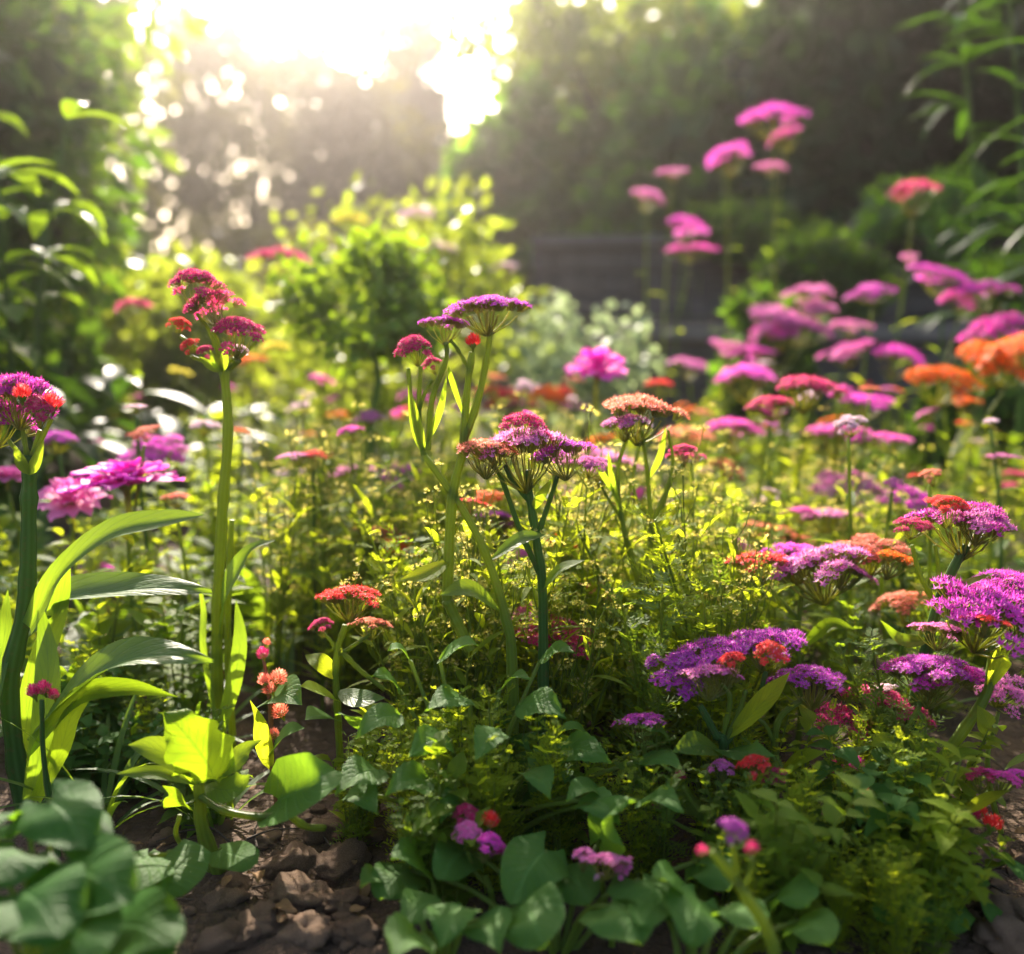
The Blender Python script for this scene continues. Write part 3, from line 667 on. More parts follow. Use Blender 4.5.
for k in range(34):
    px_ = re_.uniform(335, 500) if k % 3 == 0 else re_.uniform(480, 960); y_ = re_.uniform(.93, 1.04) if px_ < 400 else re_.uniform(.80, .96)
    g_ = G(px_, y_); fill('feathery' if re_.random() < .7 else 'round', g_.x, y_, re_.uniform(.42, .62), re_)
for k in range(16):
    y_ = re_.uniform(.98, 1.2); g_ = G(re_.uniform(50, 205), y_); fill(('toothed', 'strappy', 'toothed', 'feathery')[k % 4], g_.x, y_, re_.uniform(.4, .6), re_)
for k in range(26):
    y_ = re_.uniform(1.04, 1.5); g_ = G(re_.uniform(400, 760), y_); fill('airy', g_.x, y_, re_.uniform(.7, .95) * (.85 if y_ < 1.12 else 1), re_)
for k in range(50):
    y_ = re_.uniform(1.0, 2.1); px_ = re_.uniform(345, 1010) if k % 5 else re_.uniform(240, 400)
    if (y_ < 1.15 and px_ < 420) or (y_ < 1.35 and px_ > 690) or clear_zone(re_.random() * 0 + G(px_, y_).x, y_): continue
    g_ = G(px_, y_); fill('airy', g_.x, y_, re_.uniform(.65, .95) * (.85 if y_ < 1.12 else 1), re_)
for k in range(22):
    px_, y_ = re_.uniform(330, 760), re_.uniform(1.04, 1.5); g_ = G(px_, y_)
    if not clear_zone(g_.x, y_): fill('feathery' if re_.random() < .8 else 'round', g_.x, y_, re_.uniform(.85, 1.15), re_)
for first, loc, rz, sc, lb, tl in pend:
    first.location = loc; first.rotation_euler = (tl[0], tl[1], rz); first.scale = (sc, sc, sc); first['label'] = lb; first['group'] = lb
for k, v in PROTO.items():
    for i, p in enumerate(v):
        if (k, i) not in used_first: p.location = (0, 2.0, 0); p['label'] = KIND_TXT[k] + ' in the middle of the bed'; p['group'] = p['label']
print('filler plants', n_fill)

# ---------------------------------------------------------------- flowers of the middle and far bed
def plain_flower(px, py, wpx, colour, Y, label, group=None, style=None, extra=(), sway=None, leafy=True, foot_z=0.0, red_bits=0):
    """one stalk with its heads; extra = further heads (px, py, width, colour)"""
    rnd = random.Random(int(px * 7 + py * 13)); top = P(px, py, Y)
    base = Vector((top.x + rnd.uniform(-.05, .05), Y + rnd.uniform(-.03, .05), foot_z)); t = thing('flowering_plant', base, label, 'flower', group)
    allh = [(px, py, wpx, colour)] + list(extra); Rm0 = wpx * mpp(Y) * .5; fork = None
    for i, (hx_, hy_, w, c) in enumerate(allh):
        p = P(hx_, hy_, Y + (0 if i == 0 else rnd.uniform(-.04, .05))); Rm = w * mpp(Y) * .50
        st = style or (f'flat{rnd.randrange(4)}' if Y < 2 else f'far{rnd.randrange(2)}')
        put_head(t, base, p, Rm, c, st, rnd.uniform(.0, .5), rnd.random() * 6.28, rnd.uniform(.65, 1.2))
        foot = p - Vector((0, 0, Rm * .78))
        if i == 0:
            mid = base.lerp(foot, .55) + Vector((rnd.uniform(-.02, .02), 0, 0)); path = [base - Vector((0, 0, .02)), mid, foot]
            stem_obj(t, base, path, .0032 if Y < 2 else .004, .002, rnd.choice(['stem', 'stem', 'stem_dark'])); fork = mid.lerp(foot, .35)
        else: stem_obj(t, base, [fork, fork.lerp(foot, .6) + Vector((0, 0, -.01)), foot], .0024, .0018, 'stem', name='branch')
    if leafy:
        for i in range(5):
            q = base.lerp(top, .2 + .13 * i); L = rnd.uniform(.04, .075)
            obj('leaf', MB().leaf(q - base, rnd.random() * 6.28, rnd.uniform(.2, .8), L, L * .28, lance, .8, 7, nv=2, rnd=rnd), M['leaf_yellow' if i % 2 else 'leaf_mid'], t)
    return t
FL = [
 (736, 431, 58, 'hotpink', 1.9, 'flat pink head in line above the pale yellow foliage', ()),
 (842, 437, 72, 'hotpink', 1.75, 'wide rose-pink head with a smaller red-pink one beside it', ((890, 440, 42, 'hotpink'),)),
 (867, 404, 52, 'magenta', 2.1, 'magenta flat head above the wide rose-pink one', ()),
 (749, 380, 58, 'magenta', 2.3, 'bright pink flat head in front of the low stone wall', ()),
 (850, 488, 62, 'pink', 1.7, 'pale pink flat head below the wide rose-pink one', ()),
 (728, 547, 46, 'magenta', 1.4, 'small bright pink head beside the red and mauve cluster', ()),
 (912, 502, 60, 'magenta', 1.5, 'lilac-pink flat head just behind the red-speckled head', ()),
 (847, 353, 50, 'hotpink', 2.5, 'pink head between the mauve cluster and the orange blooms', ()),
 (900, 361, 50, 'magenta', 2.5, 'pink head next to the orange blooms', ()),
 (730, 350, 40, 'mauve', 2.8, 'mauve pair of heads beside the low wall coping', ((752, 357, 34, 'magenta'),)),
 (690, 367, 40, 'mauve', 2.8, 'dull mauve head before the low wall', ()),
 (775, 322, 52, 'mauve', 2.8, 'dusky pink cluster of heads in front of the low wall', ((810, 296, 44, 'pink'), (815, 310, 40, 'pink'), (775, 335, 46, 'hotpink'), (800, 328, 50, 'mauve'))),
 (849, 327, 36, 'mauve', 2.8, 'mauve head over the gap beside the dusky pink cluster', ()),
 (873, 293, 40, 'magenta', 2.7, 'single magenta head on an arching side stalk', ()),
 (943, 281, 64, 'magenta', 2.5, 'broad magenta head with a red-purple one lower beside it', ((985, 294, 52, 'magenta'), (960, 300, 40, 'hotpink'))),
 (999, 333, 62, 'hotpink', 2.2, 'vivid magenta head directly above the orange blooms', ()),
 (945, 383, 66, 'orange', 2.0, 'large orange bloom with smaller orange ones round it', ((985, 362, 66, 'orange'), (1016, 350, 60, 'orange'), (1005, 372, 50, 'orange'), (925, 376, 34, 'orange'), (965, 404, 30, 'orange'), (965, 424, 16, 'red'))),
 (996, 491, 40, 'crimson', 2.0, 'dark pink head in the shaded green by the picture edge', ((1020, 477, 32, 'crimson'),)),
 (757, 508, 52, 'pale', 1.8, 'washed-out pale pink head above the mauve one', ()),
 (828, 517, 62, 'mauve', 1.5, 'dull purple-mauve head below the pale pink ones', ()),
 (775, 120, 54, 'magenta', 3.4, 'topmost bright pink head against the dark hedge', ((785, 138, 34, 'hotpink'),)),
 (728, 158, 46, 'magenta', 3.4, 'bright pink head second from the top before the dark hedge', ()),
 (770, 168, 28, 'pink', 3.5, 'small dull pink head below the topmost bright one', ()),
 (685, 229, 34, 'magenta', 3.4, 'two pink heads one over the other before the wall post', ((690, 251, 42, 'hotpink'),)),
 (647, 198, 30, 'mauve', 3.6, 'faint mauve head above the two stacked pink heads', ()),
 (672, 173, 26, 'mauve', 3.6, 'faintest dusky head high before the dark hedge', ()),
 (914, 195, 48, 'crimson', 2.8, 'dusty red-pink head alone against the dark corner', ()),
 (910, 259, 18, 'pink', 2.8, 'tiny pink head under the dusty red-pink one', ()),
 (505, 400, 42, 'red', 2.9, 'scarlet low blooms with pink among them across the middle', ((545, 400, 46, 'orange'), (520, 408, 48, 'pink'), (570, 408, 34, 'pink'), (490, 395, 34, 'red'), (560, 396, 30, 'red'))),
 (415, 400, 40, 'plum', 2.6, 'dark plum head half hidden behind the central stalk', ()),
 (345, 475, 52, 'pink', 1.9, 'pale pink head touching the thin dark stalk', ()),
 (398, 479, 60, 'magenta', 1.75, 'lilac-pink flat head right of the thin dark stalk', ()),
 (384, 538, 62, 'coral', 1.4, 'orange-red flat head beside the central twin stalks', ((400, 550, 40, 'orange'),)),
 (500, 525, 52, 'purple', 1.4, 'soft purple head between the two central stalks', ()),
 (520, 562, 64, 'mauve', 1.32, 'mauve head tucked under the soft purple one', ()),
 (558, 500, 48, 'pink', 1.6, 'pink head showing just beyond the second central stalk', ()),
 (585, 592, 56, 'coral', 1.25, 'orange-coral head low beyond the second central stalk', ((565, 545, 48, 'orange'),)),
 (557, 637, 84, 'crimson', 1.08, 'crimson-pink broad head low between the central stalks', ((530, 622, 60, 'mauve'),)),
 (600, 462, 70, 'mauve', 1.5, 'faded mauve head beside the coral one', ((686, 456, 26, 'crimson'),)),
 (690, 440, 50, 'coral', 2.0, 'blurred coral head behind the tall coral one', ()),
 (155, 452, 68, 'magenta', 1.6, 'purple-pink flat head behind the large ruffled one', ()),
 (58, 440, 34, 'purple', 1.5, 'small purple head just behind the thick dark stalk', ()),
 (100, 571, 34, 'magenta', 1.7, 'small magenta head low beyond the broad glossy leaf', ()),
 (282, 262, 54, 'crimson', 2.4, 'dusky crimson head in the haze before the sun glare', ((300, 285, 24, 'crimson'),)),
 (135, 308, 36, 'crimson', 2.2, 'faded brown-red bud head on a thin stalk in the shade', ()),
 (250, 362, 36, 'orange', 2.4, 'small orange blossom behind the crimson stalk head', ((180, 372, 20, 'yellow'), (275, 350, 30, 'yellow'))),
 (305, 505, 24, 'orange', 1.9, 'little orange blossom low in the yellow foliage', ((320, 520, 20, 'red'),)),
 (340, 416, 26, 'orange', 2.4, 'orange blossom beside the bare stalk of the round plant', ()),
 (300, 408, 26, 'pale', 2.2, 'pale pink blossom in the yellow-green haze', ((290, 475, 28, 'pale'),)),
 (600, 440, 30, 'orange', 1.9, 'orange dot of bloom behind the mauve heads', ()),
 (770, 535, 64, 'coral', 1.5, 'orange-red head behind the mauve and red cluster', ()),
 (905, 605, 60, 'coral', 1.2, 'faded coral head between the dark stalk and the magenta head', ()),
 (725, 470, 40, 'coral', 1.9, 'faint coral head low before the pink row', ()),
 (660, 505, 40, 'pale', 1.9, 'pale blossom in the light foliage of the middle bed', ((690, 500, 26, 'white'),)),
 (1000, 690, 60, 'pink', 1.0, 'pink head at the picture edge under the magenta one', ()),
]
MORE = {'hotpink': 'small rose-pink head half lost in the yellow foliage', 'coral': 'small coral head half lost in the yellow foliage', 'pale': 'small pale pink head half lost in the yellow foliage', 'red': 'small red head half lost in the green foliage', 'mauve': 'small mauve head half lost in the yellow foliage', 'orange': 'small orange head half lost in the yellow foliage'}
rm_ = random.Random(808)
for k in range(70):
    c = list(MORE)[rm_.randrange(6)]; Y = rm_.uniform(1.15, 2.7); px = rm_.uniform(300, 1010) if k % 6 else rm_.uniform(60, 330); zt = rm_.uniform(.24, .41)
    py = 320 + F * (CAM_H - zt) / Y * 1.0
    plain_flower(px, py, rm_.uniform(.022, .05) * F / Y, c, Y, MORE[c], MORE[c], leafy=Y < 1.8)
for f in FL: plain_flower(*f[:6], group='flowers of the middle and far bed', extra=f[6])

def hero(name, base, label, cat='flower', group='tall flower stalks of the front bed'): return thing(name, base, label, cat, group)

# the ruffled blooms
for (px, py, w, c, Y, lb, s) in ((597, 366, 76, 'magenta', 1.9, 'ruffled magenta bloom alone above the scarlet flowers', 0), (125, 476, 112, 'magenta', 1.3, 'large ruffled purple-pink bloom beside the thick dark stalk', 1), (70, 496, 72, 'pink', 1.38, 'pale pink ruffled bloom under the large purple-pink one', 0), (8, 474, 50, 'pink', 1.45, 'pink ruffled bloom half behind the thick dark stalk', 1)):
    plain_flower(px, py, w, c, Y, lb, 'ruffled blooms', f'ruffle{s}')

# ---------------------------------------------------------------- front row
# thick dark stalk with plum head, strap leaves
Y = 1.0; b = Vector(G(12, Y)); t = hero('flowering_plant', b, 'thick dark stalk with plum and crimson head and long strap leaf')
stem_obj(t, b, [b - Vector((0, 0, .03)), P(10, 700, Y), P(26, 600, Y), P(29, 500, Y), P(29, 455, Y)], .0100, .0066, 'stem_dark', 12, 30)
put_head(t, b, P(22, 402, Y), .034, 'plum', 'dome0', .15); put_head(t, b, P(2, 425, Y + .02), .03, 'plum', 'dome1', .3, 1.5); put_head(t, b, P(40, 412, Y - .02), .020, 'crimson', 'dome1', .2)
put_head(t, b, P(52, 405, Y - .02), .011, 'red', 'bud0'); put_head(t, b, P(22, 395, Y - .035), .010, 'red', 'bud0'); put_head(t, b, P(14, 398, Y + .02), .028, 'crimson', 'dome0', .2, 3)
for (x1, y1) in ((52, 418), (22, 425), (8, 440), (40, 430)): stem_obj(t, b, [P(29, 470, Y), P((x1 + 29) / 2, (y1 + 466) / 2, Y), P(x1, y1, Y)], .003, .002, 'stem', name='branch')
for (x1, y1) in ((44, 448), (14, 452)): blade(t, b, [P(29, 475, Y - .008), P((x1 + 29) / 2, 462, Y - .012), P(x1, y1 - 8, Y - .012)], .012, lance, (0, -1, .2), 'leaf_mid', 'bract', 8)
blade(t, b, [P(30, 628, Y - .01), P(60, 575, Y - .02), P(110, 535, Y - .04), P(165, 522, Y - .06), P(205, 515, Y - .07)], .036, strap, (.15, -.55, .8), 'leaf_strap', k=22, fold=.35, nv=6)
blade(t, b, [P(24, 640, Y), P(55, 600, Y + .06), P(110, 592, Y + .03), P(165, 588, Y), P(212, 592, Y - .03)], .05, lance, (0, -.4, .9), 'leaf_strap', k=22, fold=.3, nv=6, wave=.06)
blade(t, b, [P(28, 740, Y - .02), P(70, 695, Y - .05), P(120, 662, Y - .07), P(170, 655, Y - .08), P(214, 662, Y - .08)], .052, lance, (0, -.35, .9), 'leaf_strap', k=22, fold=.3, nv=6, wave=.06)
blade(t, b, [P(26, 760, Y - .03), P(75, 700, Y - .06), P(125, 688, Y - .08), P(178, 697, Y - .09)], .022, lance, (0, -.7, .6), 'leaf_glow', k=16, fold=.3)
blade(t, b, [P(20, 800, Y), P(30, 700, Y + .02), P(58, 610, Y + .04), P(70, 560, Y + .04)], .024, strap, (.3, -1, .2), 'leaf_strap', k=16)
blade(t, b, [P(30, 800, Y - .03), P(45, 720, Y - .03), P(48, 660, Y - .02), P(40, 600, Y)], .026, strap, (.2, -1, .2), 'leaf_strap', k=16)
blade(t, b, [P(36, 800, Y - .04), P(60, 750, Y - .05), P(72, 715, Y - .06), P(95, 690, Y - .06)], .02, strap, (.2, -1, .3), 'leaf_glow', k=16)
blade(t, b, [P(-5, 800, Y - .02), P(-12, 720, Y - .02), P(4, 640, Y), P(8, 590, Y)], .026, strap, (-.2, -1, .2), 'leaf_strap', k=16)
# small red flower tuft at its foot
b = Vector(G(40, .93)); t = hero('flowering_plant', b, 'short dark red tuft at the foot of the thick dark stalk')
stem_obj(t, b, [b, P(44, 760, .93), P(42, 700, .93)], .003, .002, 'stem_dark')
for (x1, y1, r) in ((34, 693, .009), (44, 690, .009), (54, 696, .007)): put_head(t, b, P(x1, y1, .93), r, 'crimson', 'bud0', .3, x1)
# tall crimson stalk
Y = 1.12; b = Vector(G(214, Y)); t = hero('flowering_plant', b, 'tall straight stalk topped by crimson clusters against the haze')
stem_obj(t, b, [b - Vector((0, 0, .03)), P(217, 660, Y), P(222, 520, Y), P(228, 430, Y), P(224, 366, Y)], .0074, .0046, 'stem', 12, 30)
stem_obj(t, b, [b + Vector((.012, .01, -.03)), P(228, 640, Y + .02), P(230, 560, Y + .02), P(232, 520, Y + .02)], .005, .003, 'stem')
for (hx_, hy_, wd, c, stl, tl) in ((196, 290, 50, 'crimson', 'dome0', .1), (212, 309, 48, 'crimson', 'dome1', .4), (238, 338, 52, 'crimson', 'dome0', .2), (180, 326, 22, 'red', 'dome1', .5), (190, 347, 20, 'red', 'dome1', .6), (205, 352, 16, 'crimson', 'dome0', .5), (256, 332, 20, 'crimson', 'dome1', .5), (240, 352, 18, 'pale', 'dome0', .4)):
    r_ = wd * mpp(Y) * .5; pz = P(hx_, hy_, Y + (hx_ % 7 - 3) * .006); put_head(t, b, pz, r_, c, stl, tl, hx_)
    stem_obj(t, b, [P(223, 372, Y), P((hx_ + 223) / 2 + 2, (hy_ + 380) / 2, Y), pz - Vector((0, 0, r_ * .9))], .0028, .0018, 'stem', name='branch')
for (x1, y1) in ((226, 352), (210, 356), (198, 362)): blade(t, b, [P(223, 372, Y - .01), P((x1 + 222) / 2, (y1 + 368) / 2, Y - .015), P(x1, y1 - 6, Y - .016)], .010, lance, (.2, -1, .2), 'leaf_mid', 'bract', 8)
blade(t, b, [P(219, 640, Y), P(228, 590, Y - .02), P(250, 552, Y - .02), P(276, 540, Y - .03)], .028, lance, (0, -.35, .9), 'leaf_strap', k=16, fold=.3)
blade(t, b, [P(216, 740, Y - .02), P(232, 690, Y - .03), P(240, 640, Y - .02), P(236, 600, Y)], .018, strap, (.3, -1, .2), 'leaf_strap', k=14)
blade(t, b, [P(216, 720, Y - .02), P(204, 650, Y - .02), P(204, 610, Y), P(198, 580, Y)], .009, strap, (-.3, -1, .2), 'leaf_strap', k=14)
# glowing seedling with heart leaves
Y = .87; b = Vector(G(204, Y)); b.y = .90; Y = .9; t = hero('young_plant', b, 'young plant with one glowing yellow-green lobed leaf and heart leaves', 'plant', None)
stem_obj(t, b, [b - Vector((0, 0, .02)), P(203, 830, Y), P(200, 790, Y), P(196, 765, Y)], .008, .004, 'stem')
lobed = lambda u: max(.02, math.sin(math.pi * min(1, u ** .6)) ** .6 * (1 - .16 * abs(math.sin(u * 11))))
blade(t, b, [P(216, 780, Y - .01), P(203, 757, Y - .025), P(184, 732, Y - .03), P(164, 712, Y - .02)], .066, lobed, (.25, -1, .35), 'leaf_glow', k=30, fold=-.06, nv=10, wave=.09, teeth=4, tooth=.13)
for pth, w in (([P(205, 780, Y), P(180, 760, Y - .02), P(150, 748, Y - .03), P(128, 745, Y - .03)], .028), ([P(205, 785, Y), P(170, 775, Y - .02), P(140, 773, Y - .04), P(116, 774, Y - .05)], .016), ([P(210, 780, Y), P(232, 765, Y - .01), P(245, 750, Y), P(262, 740, Y)], .02), ([P(205, 785, Y), P(225, 790, Y - .03), P(240, 785, Y - .04), P(250, 775, Y - .04)], .03)):
    blade(t, b, pth, w, lance, (0, -.6, .8), 'leaf_mid', k=14, fold=.2)
blade(t, b, [P(182, 806, Y - .01), P(176, 800, Y - .02), P(174, 792, Y - .02), P(163, 786, Y - .02)], .034, lambda u: max(.03, 1 - u), (-.2, -1, .3), 'leaf_glow', k=10)
stem_obj(t, b, [P(196, 800, Y), P(188, 805, Y - .01), P(183, 808, Y - .01)], .0018, .0015, 'stem', name='petiole')
stem_obj(t, b, [b + Vector((-.01, 0, 0)), P(178, 840, Y), P(180, 815, Y)], .003, .002, 'stem', name='petiole')
stem_obj(t, b, [P(200, 795, Y), P(230, 812, Y - .03), P(280, 815, Y - .05), P(320, 790, Y - .05)], .0042, .003, 'stem', name='petiole', k=16)
stem_obj(t, b, [P(286, 812, Y - .045), P(305, 826, Y - .04), P(325, 828, Y - .03)], .0035, .003, 'stem', name='petiole')
blade(t, b, [P(278, 800, Y - .03), P(300, 790, Y - .06), P(318, 778, Y - .07), P(335, 770, Y - .05)], .062, heart, (-.1, -.75, .7), 'leaf_blue', k=16, lobe=.3, nv=8, cup=.25)
for (x0, y0, x1, y1, w, Yo) in ((168, 852, 162, 900, .072, -.1), (220, 850, 258, 862, .034, -.06), (150, 856, 100, 880, .06, -.12)):
    blade(t, b, [P(x0, y0, Y + Yo + .03), P(x0 * .6 + x1 * .4, y0 * .6 + y1 * .4, Y + Yo), P(x0 * .25 + x1 * .75, y0 * .25 + y1 * .75, Y + Yo - .015), P(x1, y1, Y + Yo - .02)], w, heart, (0, -.5, .85), 'leaf_blue', k=16, lobe=.28, nv=8, fold=-.12, wave=.03)
    stem_obj(t, b, [b + Vector((0, 0, .01)), (b + P(x0, y0, Y + Yo + .03)) / 2 + Vector((0, 0, .012)), P(x0, y0, Y + Yo + .03)], .0025, .002, 'stem', name='petiole')
put_head(t, b, P(187, 768, Y - .02), .008, 'crimson', 'bud0', .6, 2)
# red budded stalk
Y = 1.0; b = Vector(G(272, Y)); t = hero('flowering_plant', b, 'thin reddish stalk with brown-red buds beside the young plant')
stem_obj(t, b, [b, P(272, 760, Y), P(270, 700, Y), P(263, 655, Y)], .0035, .0018, 'stem_red')
for (x1, y1, r, c) in ((263, 655, .008, 'crimson'), (266, 643, .005, 'coral'), (278, 680, .011, 'coral'), (265, 682, .009, 'coral'), (281, 713, .010, 'coral'), (271, 690, .008, 'coral'), (274, 735, .007, 'coral')): put_head(t, b, P(x1, y1, Y - .01), r, c, 'bud0', .4, x1 * 2)
for (x0, y0, x1, y1, w) in ((270, 755, 305, 728, .03), (270, 770, 250, 700, .018), (268, 700, 302, 705, .05)): blade(t, b, [P(x0, y0, Y), P((x0 + x1) / 2, (y0 + y1) / 2 - 8, Y - .03), P(x1, y1, Y - .05)], w, ovate, (0, -.5, .8), 'leaf_blue' if w > .02 else 'leaf_yellow', k=12)

def umbel_stalk(label, Y, path, heads, r0, r1, mat='stem', branches=(), leaves=(), name='flowering_plant', base=None):
    """front-row plant: main stem by points, heads (px, py, width, colour, style, tilt, dY), extra stems and leaves by points"""
    b = Vector(G(path[0][0], Y)) if base is None else Vector(base); t = hero(name, b, label)
    pts = [b - Vector((0, 0, .02))] + [P(x, y, Y) for x, y in path]
    stem_obj(t, b, pts, r0, r1, mat, 9, 26)
    for bp in branches:
        pp, ra, rb = bp[0], bp[1], bp[2]; stem_obj(t, b, [P(q[0], q[1], Y + (q[2] if len(q) > 2 else 0)) for q in pp], ra, rb, bp[3] if len(bp) > 3 else mat, 8, 18, 'branch')
    for (x, y, w, c, stl, tl, dY) in heads: put_head(t, b, P(x, y, Y + dY), w * mpp(Y) * .5, c, stl, tl, x * .7)
    for lf in leaves:
        pp, w, pr, mt = lf[:4]; blade(t, b, [P(q[0], q[1], Y + (q[2] if len(q) > 2 else 0)) for q in pp], w, pr, lf[4] if len(lf) > 4 else (0, -.6, .8), mt, k=14, fold=.2)
    return t
# central stalk with purple head and two red ones
umbel_stalk('tall forked central stalk with purple top head and red side clusters', 1.0, [(512, 665), (490, 565), (466, 520), (440, 545)][:1] + [(506, 620), (488, 560), (464, 512), (424, 455)],
    [(484, 309, 66, 'purple', 'flat0', .12, 0), (446, 325, 50, 'purple', 'flat1', .1, .02), (414, 352, 40, 'crimson', 'dome0', .5, 0), (473, 343, 18, 'red', 'bud0', 0, -.02), (432, 366, 24, 'crimson', 'dome1', .4, .03)],
    .0062, .003, 'stem', [
        ([(447, 600), (452, 500), (463, 450), (466, 400), (472, 352)], .0055, .003), ([(464, 440), (478, 400), (488, 350), (490, 326)], .004, .0025), ([(424, 455), (413, 415), (408, 368)], .003, .002), ([(420, 445), (419, 400), (421, 366)], .0026, .0018),
        ([(428, 450), (432, 400), (446, 360), (446, 342)], .0032, .002), ([(416, 420), (424, 395), (432, 380)], .002, .0018), ([(470, 372), (458, 350), (450, 340)], .002, .0015), ([(470, 650), (447, 600)], .006, .0055)],
    [([(424, 455), (416, 425, -.01), (408, 385, -.01)], .012, lance, 'leaf_mid', (.3, -1, .1)), ([(424, 450), (440, 410, -.01), (447, 372, -.01)], .007, lance, 'leaf_mid', (.3, -1, .1)), ([(465, 420), (452, 380, -.01), (448, 365, -.02)], .006, lance, 'leaf_mid', (-.3, -1, .1)),
     ([(490, 560), (520, 540, -.02), (545, 535, -.03)], .02, lance, 'leaf_strap'), ([(450, 560), (425, 575, -.03), (400, 580, -.05)], .02, lance, 'leaf_yellow'), ([(500, 610), (470, 590, -.03), (440, 595, -.05)], .026, lance, 'leaf_mid')], base=(G(515, 1.0)))
umbel_stalk('second central stalk with broad mauve head and red centre', 1.02, [(543, 610), (537, 545), (530, 500), (528, 470)],
    [(520, 449, 110, 'mauve', 'flat2', .15, 0), (488, 452, 66, 'coral', 'flat0', .15, -.02), (524, 430, 44, 'crimson', 'dome1', .2, -.02), (560, 455, 66, 'purple', 'flat3', .35, .01), (590, 464, 40, 'mauve', 'flat1', .2, .06)],
    .0056, .0032, 'stem_dark', [([(540, 575), (520, 530), (502, 480), (492, 465)], .003, .002), ([(536, 540), (548, 505), (558, 475)], .003, .002), ([(532, 505), (512, 480), (505, 465)], .0025, .002)],
    [([(532, 510), (545, 490, -.02), (552, 478, -.03)], .010, ovate, 'leaf_mid', (0, -1, .3)), ([(541, 590), (560, 570, -.02), (585, 560, -.04)], .016, lance, 'leaf_mid')])
umbel_stalk('slender branched stalk with coral head among pale leaves', 1.15, [(640, 700), (634, 640), (640, 590), (652, 540), (668, 490)],
    [(641, 412, 84, 'coral', 'flat1', .1, 0), (622, 424, 44, 'mauve', 'flat2', .2, -.02), (683, 456, 30, 'crimson', 'dome0', .3, .03), (598, 470, 34, 'mauve', 'flat0', .3, .04)],
    .0042, .002, 'stem', [([(640, 590), (622, 520), (618, 470), (628, 435)], .0032, .002), ([(652, 540), (648, 480), (642, 430)], .003, .002), ([(668, 490), (676, 472), (682, 464)], .002, .0016), ([(634, 640), (610, 590), (590, 555), (578, 530)], .003, .0015), ([(640, 600), (668, 550), (690, 520)], .0025, .0014), ([(622, 520), (606, 495), (600, 482)], .002, .0015), ([(650, 530), (672, 470), (668, 430)], .0024, .0016)],
    [([(622, 520), (612, 480, -.01), (608, 450, -.01)], .007, lance, 'leaf_mid', (.2, -1, .1)), ([(648, 480), (660, 455, -.01), (666, 425, -.01)], .008, lance, 'leaf_mid', (.2, -1, .1)), ([(652, 540), (672, 510, -.01), (700, 500, -.02)], .018, lance, 'leaf_yellow'), ([(634, 650), (665, 638, -.03), (712, 630, -.06)], .024, lance, 'leaf_strap'),
     ([(590, 555), (575, 530, 0), (560, 525, .02)], .02, lance, 'leaf_yellow'), ([(618, 500), (600, 470, -.02), (590, 455, 0)], .007, lance, 'leaf_mid', (.2, -1, .1))])
# red head near the soil clearing
umbel_stalk('short plant with red fringed head at the edge of the soil clearing', 1.02, [(338, 720), (336, 660), (345, 625)],
    [(350, 598, 62, 'red', 'flat3', .1, 0), (322, 628, 26, 'crimson', 'dome0', .3, -.02), (372, 625, 40, 'coral', 'flat0', .2, .02)], .0042, .003, 'stem', [([(336, 650), (330, 640), (324, 634)], .002, .0016), ([(340, 650), (360, 670), (385, 690)], .003, .0022), ([(338, 655), (362, 640), (370, 634)], .002, .0016)],
    [([(338, 700), (315, 690, -.04), (300, 686, -.06)], .03, ovate, 'leaf_yellow'), ([(338, 690), (360, 700, -.04), (385, 698, -.06)], .024, lance, 'leaf_strap'), ([(336, 720), (318, 715, -.04), (305, 720, -.06)], .034, ovate, 'leaf_blue'), ([(338, 680), (320, 662, 0), (305, 655, .02)], .02, lance, 'leaf_yellow')])
# low pink heads at the bottom
umbel_stalk('low lilac-pink round head with dark red tuft above the big heart leaf', .80, [(492, 900), (485, 875)],
    [(468, 836, 36, 'pink', 'dome0', .3, 0), (488, 848, 40, 'magenta', 'dome1', .5, -.01), (503, 855, 24, 'magenta', 'dome0', .5, 0), (466, 817, 34, 'crimson', 'dome1', .3, .02), (490, 822, 22, 'red', 'bud0', .2, .01)], .004, .0022, 'stem', [([(487, 885), (474, 870), (468, 852)], .002, .0016)], [])
umbel_stalk('low pale pink head lying over the dark lower leaves', .77, [(612, 940), (604, 900), (602, 880)],
    [(585, 860, 32, 'pink', 'dome1', .4, 0), (606, 862, 44, 'pink', 'flat3', .4, -.01), (622, 868, 26, 'pink', 'dome0', .5, 0), (600, 878, 14, 'pale', 'dome0', .5, -.01)], .0032, .002, 'stem', [], [])
# ---- purple group on the sunny side
umbel_stalk('largest deep purple head with two red tufts in it', .93, [(724, 750), (716, 735), (700, 705)],
    [(680, 672, 70, 'purple', 'flat0', .35, 0), (716, 658, 96, 'purple', 'flat1', .2, .02), (766, 645, 82, 'purple', 'flat2', .1, .03), (708, 676, 60, 'mauve', 'flat3', .3, -.03), (733, 664, 30, 'red', 'dome0', .3, -.035), (770, 655, 34, 'red', 'dome1', .4, -.03)],
    .0055, .0032, 'stem_dark', [([(724, 745), (738, 715), (746, 690)], .0034, .002, 'stem'), ([(724, 745), (755, 705), (766, 672)], .0036, .0022), ([(722, 740), (730, 700), (722, 684)], .003, .002, 'stem')],
    [([(726, 750), (745, 752, -.05), (775, 756, -.07)], .04, ovate, 'leaf_blue'), ([(722, 752), (700, 745, -.04), (672, 752, -.06)], .03, lance, 'leaf_mid'), ([(726, 740), (765, 700, -.02), (790, 672, -.02)], .02, lance, 'leaf_yellow')])
